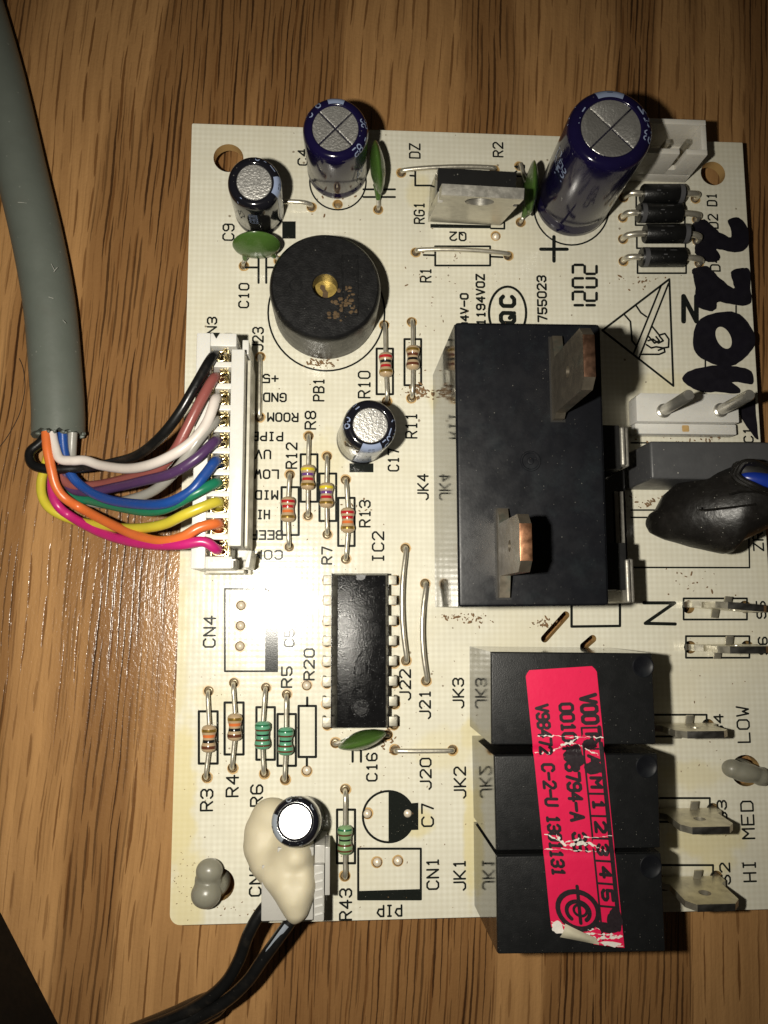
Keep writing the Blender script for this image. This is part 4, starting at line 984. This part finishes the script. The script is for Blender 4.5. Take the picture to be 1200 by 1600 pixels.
# main ten-way shrouded header (fixed) --------------------------------
zp = 1.0
cx0, cx1 = P(302.5, 700, zp).x, P(379.5, 700, zp).x
cyt, cyb = P(340, 520, zp).y, P(340, 889, zp).y
sxr = P(389.0, 700, .66).x
hd = MB()
hd.box(cx0+.02, sxr, cyb-.03, cyt-.16, .01, .16, .01)
hd.box(cx1+.012, cx1+.05, cyb+.28, cyt-.26, .161, .76, .01); hd.box(cx1+.0505, sxr-.03, cyb+.275, cyt-.27, .161, .70, .012); hd.box(sxr-.0295, sxr-.002, cyb+.27, cyt-.28, .161, .66, .008)
hd.box(cx0+.03, cx0+.09, cyb+.05, cyt-.05, .161, .6, .01)
hd.box(cx0+.1, sxr-.05, cyb-.028, cyb+.02, .161, .5, .01)
head = add('connector_header', hd, M['header'], board, 'long translucent header beside the column of words from +5 to COM')
p = P(384, 543, .8)
add('latch_ear', MB().box(p.x-.04, p.x+.04, p.y-.09, p.y+.09, .161, .82, .012), M['nylon'], head)
p, q = P(381, 887, .8), P(391, 860, .8)
add('latch_ear', MB().prism([(p.x, p.y), (q.x-.01, p.y), (q.x+.02, q.y), (p.x+.05, q.y)], .161, .8, .012), M['nylon'], head)

# connector under the glue -------------------------------------------
zg = .75
g0, g1 = P(404, 1440, zg), P(513, 1325, zg)
hd = MB().box(g0.x, g1.x-.02, g0.y, g1.y, .01, .2, .01).box(g1.x-.16, g1.x-.04, g0.y+.02, g1.y, .2005, zg-.12, .012).box(g1.x-.04+.002, g1.x+.02, g0.y+.25, g1.y-.002, .2005, zg-.05, .012)
hd.box(g0.x+.2, g1.x-.17, g1.y-.1, g1.y-.004, .2005, zg-.06, .012)
add('connector_header', hd, M['greynylon'], board, 'grey-white connector half buried under the cream glue')

# ------------------------------------------------------------------ grey box capacitor and varistor
zb = .95
a, b = P(1018, 748, zb), P(1260, 691.5, zb)
film = add('box_capacitor', MB().box(a.x, b.x, a.y, b.y, .01, zb, .035, seg=3), M['greybox'], board, 'dusty grey box capacitor reaching the right edge', smooth=40)
sec = [(1013, 808, 826, .30), (1017, 802, 833, .36), (1026, 796, 838, .42), (1040, 772, 844, .5), (1058, 757, 849, .58), (1080, 746, 855, .66), (1105, 738, 861, .74), (1126, 733, 865, .8),
       (1138, 731, 862, .85), (1150, 727, 849, .9), (1170, 722, 838, .95), (1200, 722, 823, 1.0), (1240, 735, 805, 1.0), (1260, 750, 790, 1.0)]
mb = MB(); n = 28
for (x, u, l, z) in sec:
    c = P(x, (u+l)/2, z); hy = (P(x, u, z)-P(x, l, z)).length/2; hz_ = min(z-.05, .75*hy+.04)
    for k in range(n):
        a = 2*math.pi*k/n
        wob = 1+.03*mnoise.noise((x*.04, math.cos(a)*2, math.sin(a)*2))
        mb.v.append(Vector((c.x, c.y+hy*math.cos(a)*wob, c.z+hz_*math.sin(a)*wob)))
for i in range(len(sec)-1):
    for k in range(n): a = i*n+k; b = i*n+(k+1) % n; mb.f.append([a, a+n, b+n, b])
mb.f.append(list(range(n))); mb.f.append([(len(sec)-1)*n+k for k in reversed(range(n))])
vari = add('varistor', mb, M['shrink'], board, 'varistor in dusty black heat-shrink sleeve with a blue end showing', smooth=70)
zr = 1.62
ringp = [(1159, 737), (1163, 724), (1178, 720), (1200, 726), (1228, 740), (1240, 755), (1225, 766), (1200, 764), (1180, 757), (1166, 748)]
rp = [P(x, y, zr) for x, y in ringp]; rp = [Vector((p.x, p.y, zr-.10+.08*math.sin(i))) for i, p in enumerate(rp)]
add('sleeve_lip', MB().tube(rp+[rp[0], rp[1]], .03, 8, False, sub=3).tube([p-Vector((0, 0, .07)) for p in rp+[rp[0], rp[1]]], .045, 8, False, sub=3), M['shrink'], vari)
p = P(1213, 752, zr); T = Matrix.Rotation(math.radians(-14), 4, 'Z')
add('disc_body', MB().ball((p.x, p.y-.0, zr-.16), (.36, .115, .12), 24, 12, T.to_3x3().to_4x4()), M['blue'], vari, smooth=80)
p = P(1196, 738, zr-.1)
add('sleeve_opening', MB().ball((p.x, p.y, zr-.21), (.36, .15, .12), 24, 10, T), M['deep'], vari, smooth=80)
for pts in ([(1140, 772), (1160, 768), (1190, 770)], [(1090, 792), (1095, 797), (1130, 794), (1180, 788)]):
    add('sleeve_wrinkle', MB().tube([P(x, y, 1.345) for x, y in pts], .012, 8, sub=4), M['shrink'], vari)

# ------------------------------------------------------------------ spade terminals along the right edge
def side_spade(cx, cy, label, zt=.76, w=.66, skew=0.0, mat='terminal', a=0.0):
    p = P(cx, cy); T = Matrix.Translation((p.x, p.y, 0)) @ Matrix.Rotation(a, 4, 'Z') @ Matrix.Rotation(skew, 4, 'X') @ RX
    out = [(-.42, -.1), (-.36, -.1), (-.34, .04), (.34, .04), (.36, -.1), (.42, -.1), (.42, .18), (w/2, .26), (w/2, zt-.12), (w/2-.1, zt), (-w/2+.1, zt), (-w/2, zt-.12), (-w/2, .26), (-.42, .18)]
    o = add('spade_terminal', plate([out, circ((0, zt-.30), .075, 18)], -.04, .04, T), M[mat], board, label, smooth=30)
    T2 = Matrix.Translation((p.x, p.y, 0)) @ Matrix.Rotation(a, 4, 'Z') @ Matrix.Rotation(skew, 4, 'X')
    add('worn_edge', MB().box(-w/2+.1, w/2-.1, -.043, .043, zt-.008, zt+.003, .003, T2), M['termedge'], o)
    add('folded_barb', MB().prism([(.03, .04), (.13, .04), (.15, .15), (.05, .15)], .10, .13, .01, T2), M['terminal'], o)
    add('folded_barb', MB().prism([(-.12, -.15), (-.02, -.15), (.0, -.04), (-.10, -.04)], .06, .09, .01, T2), M['terminal'], o)
    for dx in (-.39, .39):
        holes.append((Vector((p.x+dx, p.y, 0)), .085))
side_spade(1120, 948.5, 'bent spade terminal nearest the printed letter N', a=-.09)
side_spade(1123, 1011, 'straight spade terminal seen edge-on above the mark S6')
side_spade(1061, 1134, 'spade terminal beside the word LOW')
side_spade(1068, 1266, 'spade terminal beside the word MED', skew=math.radians(4))
side_spade(1073, 1372, 'wide-faced spade terminal with a round hole beside the word HI', skew=math.radians(6), zt=.80)

# ------------------------------------------------------------------ nylon spacers
def spacer(lobes, label, hole_px, r):
    mb = MB()
    for (x, y, z, ax, ay, az, rot) in lobes:
        mb.ball(P(x, y, z), (ax, ay, az), 20, 12, Matrix.Rotation(rot, 4, 'Z'))
    c = P(*hole_px); mb.ball((c.x, c.y, -.1), (r*.7, r*.7, .3), 16, 10)
    o = add('board_spacer', remesh(mb, .022, 3), M['spacer'], board, label, smooth=80)
    holes.append((Vector((c.x, c.y, 0)), r))
spacer([(327, 1361, .20, .165, .15, .14, 0), (325, 1375, .16, .165, .13, .12, 0), (322, 1397, .20, .185, .17, .16, 0), (340, 1385, -.05, .10, .14, .08, .3)], 'milky plastic spacer post in the lower left board hole', (341, 1382), .2)
spacer([(1145, 1201, .18, .14, .12, .13, 0), (1165, 1207, .20, .24, .125, .14, -.12), (1188, 1213, .18, .13, .12, .13, 0)], 'milky plastic spacer post beside the words LOW and MED', (1165, 1204), .2)

# ------------------------------------------------------------------ glue
mb = MB()
for (x, y, z, rx_, rz_) in [(424, 1280, .15, .27, .25), (412, 1300, .2, .25, .3), (409, 1322, .22, .235, .32), (418, 1344, .3, .23, .36), (433, 1358, .4, .24, .4), (450, 1342, .42, .25, .42), (464, 1328, .45, .23, .45),
                            (450, 1376, .55, .24, .37), (461, 1396, .62, .235, .32), (473, 1380, .6, .18, .32), (463, 1417, .66, .17, .24), (461, 1431, .68, .10, .14), (458, 1440, .68, .05, .07), (455, 1310, .3, .26, .35), (478, 1358, .5, .14, .36)]:
    mb.ball(P(x, y, z), (rx_, rx_, rz_), 18, 12)
glue_mb = remesh(mb, .03, 32)
for v in glue_mb.v:
    if v.z < .004: v.z = .004
add('glue_blob', glue_mb, M['glue'], board, 'cream hot glue blob poured over a small capacitor and connector', smooth=80)

# ------------------------------------------------------------------ substrate with all its holes
holes.append((P(357, 247), .205)); holes.append((P(1114, 271), .18))
loops = []
rc = .13
out = []
for (cx, cy, a0) in ((X0+rc, Y0+rc, 180), (X1-.01, Y0+.01, 270), (X1-.01, Y1-.01, 0), (X0+.02, Y1-.02, 90)):
    rr = rc if a0 == 180 else (.01 if a0 in (270, 0) else .02)
    out += [(cx+rr*math.cos(math.radians(a0+90*k/6)), cy+rr*math.sin(math.radians(a0+90*k/6))) for k in range(7)]
loops.append(out)
used = []
for c, r in holes:
    if any((c-d).to_2d().length < r+q+.01 for d, q in used): continue
    used.append((c, r)); loops.append(circ(c, r, 28 if r > .1 else 16))
def capsule(p, q, r):
    p, q = P(*p).to_2d(), P(*q).to_2d(); an = math.atan2(q.y-p.y, q.x-p.x)
    return [(q.x+r*math.cos(an-math.pi/2+math.pi*k/8), q.y+r*math.sin(an-math.pi/2+math.pi*k/8)) for k in range(9)]+[(p.x+r*math.cos(an+math.pi/2+math.pi*k/8), p.y+r*math.sin(an+math.pi/2+math.pi*k/8)) for k in range(9)]
loops.append(capsule((851, 998), (884, 961), .05)); loops.append(capsule((912, 1010), (926, 998), .05))
add('substrate', plate(loops, -.16, 0), M['board'], board, smooth=30)
# solder in the holes, seen from above
proto = {}
for c, dome in SOLD:
    if dome not in proto:
        prof = [(.058, -.12), (.056, -.02), (.05, .004), (.035, .02), (.015, .028), (0, .03)] if dome else [(.06, -.15), (.056, -.075), (.04, -.07), (.03, -.055), (0, -.05)]
        o = add('solder_joint', MB().lathe(prof, None, 14), M['pad' if dome else 'solder'], board, origin=Vector((0, 0, 0)))
        o.location = Vector((c.x, c.y, 0))-WL[board]; WL[o] = Vector((c.x, c.y, 0)); proto[dome] = o
    else: clone(proto[dome], 'solder_joint', Vector((c.x, c.y, 0)), board, rot=random.random()*6)
# amber flux rings: thin uneven collars of resin round the lead holes
fl = MB(); random.seed(5)
for c, dome in SOLD:
    n = 16; ph = random.random()*6; o = len(fl.v)
    for k in range(n):
        a = 2*math.pi*k/n; r1 = .066+.009*(1+math.sin(a+ph))*random.uniform(.6, 1)
        fl.v += [Vector((c.x+.061*math.cos(a), c.y+.061*math.sin(a), .0015)), Vector((c.x+r1*math.cos(a), c.y+r1*math.sin(a), .0012))]
    for k in range(n): fl.f.append([o+2*k, o+2*k+1, o+(2*k+3) % (2*n), o+(2*k+2) % (2*n)])
add('flux_residue', fl, M['flux'], board, kind='stuff', smooth=0)

# dirt specks lying on the board
db = MB(); random.seed(21)
def specks(cx, cy, sx_, sy_, n, smax=.02):
    for _ in range(n):
        p = P(random.gauss(cx, sx_), random.gauss(cy, sy_)); s = random.uniform(.004, smax)
        if p.x < X0+.03 or p.x > X1-.03 or p.y < Y0+.03 or p.y > Y1-.03: continue
        a = random.random()*6.3
        db.ball((p.x, p.y, .006), (s*random.uniform(.6, 2.2), s*.7, s*.5+.002), 6, 4, Matrix.Rotation(a, 4, 'Z'))
for q in [(500, 568, 12, 3, 60), (725, 966, 25, 4, 55), (848, 973, 10, 4, 30), (655, 612, 12, 6, 60, .03), (640, 530, 20, 30, 12), (605, 1160, 14, 10, 30), (1000, 440, 18, 5, 25), (1010, 785, 22, 4, 40),
          (1080, 690, 40, 3, 30), (660, 445, 20, 20, 12), (1080, 910, 30, 15, 20), (445, 800, 60, 100, 50, .01), (520, 325, 30, 20, 12), (300, 1380, 20, 30, 50, .008), (640, 1100, 90, 160, 50, .009),
          (760, 480, 40, 40, 25, .01), (330, 1150, 20, 100, 25, .008), (480, 230, 60, 40, 12, .009), (620, 1250, 80, 120, 50, .009), (1090, 1200, 30, 130, 40, .01), (345, 1420, 30, 10, 20, .012), (560, 790, 12, 8, 10, .02), (690, 390, 40, 30, 14, .01), (715, 396, 6, 5, 12, .014)]:
    specks(*q)
add('dirt_specks', db, M['debris'], board, kind='stuff')

# ================================================================== WIRING HARNESS (lifts off the board)
har = empty('wiring_harness', P(92, 690, ZW), 'grey multicore cable whose ten coloured wires end in a white plug', 'cable')
shp = [(-150, -330), (-95, -190), (-48, -40), (-4, 110), (34, 270), (60, 380), (78, 480), (87, 580), (91, 640), (91, 679)]
pl = MB()
pts = [P(x, y, ZW+.34) for x, y in shp]
pl.tube(pts, .335, 36, True, sub=8)
for v in pl.v[-36*1:]:
    v.y += random.uniform(-.03, .03)
shf = add('cable_sheath', pl, M['sheath'], har, smooth=50)
# ragged cut end
rg = MB()
ce = pts[-1]; ax = (pts[-1]-pts[-2]).normalized(); T = frame(ce, ax, (0, 0, 1))
random.seed(4)
for k in range(40):
    a = random.random()*6.283; rr = random.uniform(.2, .325); q = T @ Vector((rr*math.cos(a), rr*math.sin(a), random.uniform(-.01, .03)))
    rg.ball(q, (random.uniform(.02, .06), random.uniform(.015, .03), random.uniform(.015, .03)), 7, 5)
add('ragged_end', rg, M['sheath'], shf, smooth=60, kind='stuff')
sf = MB()
for (x, y, l, a) in [(80, 412, 12, 1.1), (84, 425, 9, -.9), (76, 464, 8, .3), (28, 316, 14, .1), (98, 500, 7, .8)]:
    p = P(x, y, ZW+.672); q = P(x+l*math.cos(a), y+l*math.sin(a), ZW+.668)
    sf.tube([p, p.lerp(q, .5)+Vector((0, 0, .004)), q], .0035, 5)
add('scuff_marks', sf, M['scuff'], shf, smooth=0, kind='stuff')

kx = 3.529
def wp_(x, y): return (x/kx, 480+y/kx)
WIRES = [
 ('black', 0, [(265, 690, -.12), (225, 745, -.1), (165, 800, -.06), (180, 868, -.02), (260, 893, .02), (350, 893, .03), (480, 885, .05), (620, 858, None), (760, 815, None), (880, 720, None), (985, 590, None), (1080, 430, None), (1165, 265, None)], .0),
 ('brown', 1, [(330, 690, -.18), (325, 830, -.16), (345, 940, -.12), (410, 985, -.08), (540, 980, None), (700, 945, None), (870, 895, None), (965, 790, None), (1030, 670, None), (1100, 530, None), (1172, 385, None)], -.06),
 ('white', 2, [(285, 690, .10), (300, 760, .1), (330, 835, .12), (400, 846, .14), (470, 845, .16), (560, 873, None), (700, 890, None), (830, 868, None), (960, 810, None), (1070, 730, None), (1145, 630, None), (1183, 500, None)], .14),
 ('grey', 3, [(400, 690, 0), (395, 800, -.05), (390, 960, -.2), (470, 1060, -.22), (580, 1085, -.22), (700, 1065, None), (850, 1010, None), (980, 890, None), (1080, 750, None), (1172, 625, None)], -.18),
 ('purple', 4, [(360, 690, -.1), (350, 850, -.12), (380, 985, -.12), (480, 1020, None), (650, 990, None), (800, 955, None), (950, 915, None), (1080, 835, None), (1178, 735, None)], -.0),
 ('blue', 5, [(345, 690, .05), (355, 800, .02), (390, 920, .0), (470, 1000, None), (600, 1062, None), (780, 1088, None), (920, 1080, None), (1050, 1015, None), (1125, 930, None), (1182, 845, None)], .08),
 ('green', 6, [(350, 690, -.15), (355, 880, -.2), (395, 1040, -.18), (500, 1065, None), (650, 1100, None), (800, 1125, None), (920, 1108, None), (1060, 1035, None), (1180, 965, None)], -.06),
 ('yellow', 7, [(300, 690, -.15), (255, 860, -.24), (228, 960, -.22), (236, 1050, -.2), (290, 1120, -.18), (420, 1178, None), (600, 1210, None), (750, 1220, None), (900, 1198, None), (1030, 1138, None), (1185, 1070, None)], -.06),
 ('orange', 8, [(255, 690, .12), (262, 780, .14), (285, 900, .12), (310, 990, .08), (360, 1055, .04), (460, 1115, None), (600, 1190, None), (750, 1258, None), (880, 1290, None), (1000, 1270, None), (1100, 1215, None), (1190, 1190, None)], .0),
 ('magenta', 9, [(300, 690, -.2), (292, 880, -.15), (288, 1010, -.1), (320, 1095, -.08), (400, 1160, None), (550, 1240, None), (700, 1288, None), (850, 1310, None), (1000, 1308, None), (1120, 1293, None), (1185, 1330, None)], -.02)]
def sst(t): t = min(max(t, 0), 1); return t*t*(3-2*t)
for nm, idx, ptsw, off in WIRES:
    pp = []
    for (x, y, z) in ptsw:
        px, py = wp_(x, y)
        if z is None: z = -.16+sst((px-95)/(305-95))*1.30+off*(1-sst((px-230)/90))
        pp.append(P(px, py, max(z, ZW+.07)))
    cy = P(341, 552+33.7*idx, .93)
    pp[-1].z = min(pp[-1].z, 1.06)
    pp.append(Vector((P(340, 552+33.7*idx, .9).x, cy.y-.01, .78)))
    add('insulated_wire', MB().tube(pp, .0625, 12, sub=7), M['wire_'+nm], har, label={'brown': 'brownish red wire'}.get(nm, nm+' wire'), smooth=60)
# the plug
pm_ = MB()
ox0, ox1 = P(325, 700, zp).x, P(358.5, 700, zp).x
cc = [P(341, 552+33.7*k, zp).y for k in range(10)]
pit = (cc[0]-cc[9])/9
pm_.box(cx0, ox0, cyb, cyt, .25, zp, .022)
pm_.box(ox1, cx1, cyb+.27, cyt-.20, .25, zp-.002, .014)
pm_.box(ox0-.004, cx1-.10, cc[0]+pit*.34, cyt-.001, .25, zp-.001, .018)
pm_.box(ox0-.004, cx1-.10, cyb+.001, cc[9]-pit*.40, .25, zp-.001, .018)
for k in range(9): ym = (cc[k]+cc[k+1])/2; pm_.box(ox0-.003, ox1+.003, ym-.033, ym+.033, .25, zp-.012, .006)
pm_.box(ox0-.002, ox1+.002, cyb+.02, cyt-.02, .251, .62)
plug = add('connector_plug', pm_, M['nylon'], har, label='white ten-way plug with gilt contacts')
tx = P(340, 881, zp)
add('moulded_text', text_mb('HJST', planar(P(347, 880.5, zp), '0', zp+.001), .30, .085, .014), M['nylon2'], plug, smooth=0)
a = P(338, 526, zp); add('pin_one_mark', MB().add([(a.x-.045, cyt+.001, zp+.002), (a.x, cyt-.075, zp+.002), (a.x+.045, cyt+.001, zp+.002)], [[0, 1, 2]]), M['ink'], plug, smooth=0)
for k in range(10):
    add('cavity_floor', MB().box(ox0+.01, ox1-.01, cc[k]-pit*.33, cc[k]+pit*.33, .621, .66), M['cavity'], plug, smooth=0)  # dark colour imitates the darkness mirrored in the contact metal
con = None
for k in range(10):
    o_ = Vector((P(340, 552+33.7*k, .9).x, P(340, 552+33.7*k, .9).y, 0))
    if con is None:
        m_ = MB()
        m_.tube([(.085*math.cos(t)+.01, .055+.045*math.sin(t), .905) for t in [math.pi*(-.42+1.2*j/9) for j in range(10)]], .02, 8)
        m_.tube([(.085*math.cos(t)+.02, -.055+.04*math.sin(t)*1, .885) for t in [-math.pi*(.95-1.25*j/9) for j in range(10)]], .021, 8)
        m_.box(-.06, .09, -.05, .05, .662, .72, .01).box(.11, .135, -.10, .05, .72, .88, .006).box(-.09, -.07, -.1, .1, .72, .86, .006)
        m_.box(.02, .12, .06, .10, .72, .9, .006).box(.0, .13, -.11, -.09, .72, .88, .006)
        con = add('crimp_contact', m_, M['gold'], plug, origin=Vector((0, 0, 0)), smooth=50)
        con.location = o_-WL[plug]; WL[con] = o_
    else: clone(con, 'crimp_contact', o_, plug)

# ================================================================== BLACK CABLE AT THE FOOT OF THE BOARD
cab = empty('power_cable', P(337, 1556, ZW), 'black two-wire cable leaving the glued connector towards the bottom edge', 'cable')
def wz(pts, r, lab_):
    return add('insulated_wire', MB().tube([P(x, y, z) for x, y, z in pts], r, 14, sub=7), M['wire_black'], cab, label=lab_, smooth=60)
wz([(455, 1375, .5), (434, 1396, .55), (408, 1425, .58), (388, 1460, .55), (374, 1498, .47), (354, 1533, .36), (325, 1560, .25), (280, 1586, .14), (210, 1612, 0), (120, 1634, -.1)], .072, 'left black wire of the pair')
wz([(472, 1400, .6), (457, 1434, .62), (434, 1467, .6), (410, 1500, .52), (384, 1536, .4), (344, 1570, .26), (285, 1600, .12), (200, 1630, 0)], .074, 'right black wire with a pale printed streak')
add('cable_sheath', MB().tube([P(x, y, z) for x, y, z in [(352, 1560, .12), (338, 1567, .12), (310, 1580, .06), (265, 1602, 0), (200, 1628, -.1)]], [.09, .15, .17, .18, .18], 16, sub=6), M['wire_black'], cab, smooth=60)
st = MB().tube([P(x, y, z) for x, y, z in [(448, 1446, .69), (437, 1461, .675), (425, 1478, .645), (417, 1489, .615)]], .03, 8, sub=4, flat=.25)
add('printed_streak', st, M['palegrey'], cab)
pg = MB().box(g0.x-.0+.02, g1.x-.17, g0.y-.03, g1.y-.2, .21, zg-.08, .02)
pg.box(g1.x-.165, g1.x-.045, g0.y-.02, g0.y+.6, zg-.115, zg-.02, .015)
plg = add('connector_plug', pg, M['greynylon'], cab, label='pale plug under the glue')
mt_ = MB()
for k in range(6): mt_.tube([(g1.x-.15+.0*k, g0.y+.05+.09*k, zg-.015), (g1.x-.06, g0.y+.07+.09*k, zg-.015)], .014, 6)
add('moulded_ridge', mt_, M['nylon'], plg)

# ================================================================== CORNER OBJECT AND HAIR
cs = MB(); zq = 1.1
po = [(-60, 1310), (2, 1428), (94, 1606), (150, 1715), (-60, 1715)]
cs.prism([tuple(P(x, y, ZW).to_2d()) for x, y in po], ZW+.001, zq, .10, seg=4)
cs.prism([tuple(P(x, y, ZW).to_2d()) for x, y in [(-90, 1340), (-24, 1450), (64, 1616), (115, 1715), (-90, 1715)]], zq+.0005, zq+.16, .06, seg=3)
add('plastic_case', cs, M['case'], None, 'black plastic case edge cutting the bottom left corner', 40, None, 'case')
hr = MB().tube([P(x, y, ZW+.012) for x, y in [(-8, 706), (6, 690), (20, 668), (31, 645), (37, 620), (39, 600), (36, 575), (30, 560)]], .0055, 6, sub=5)
add('hair', hr, M['hair'], None, 'thin dark curved hair on the wood left of the grey cable', 60, None, 'hair')
print('objects', len(bpy.data.objects), 'tris', sum(len(m.polygons) for m in bpy.data.meshes))
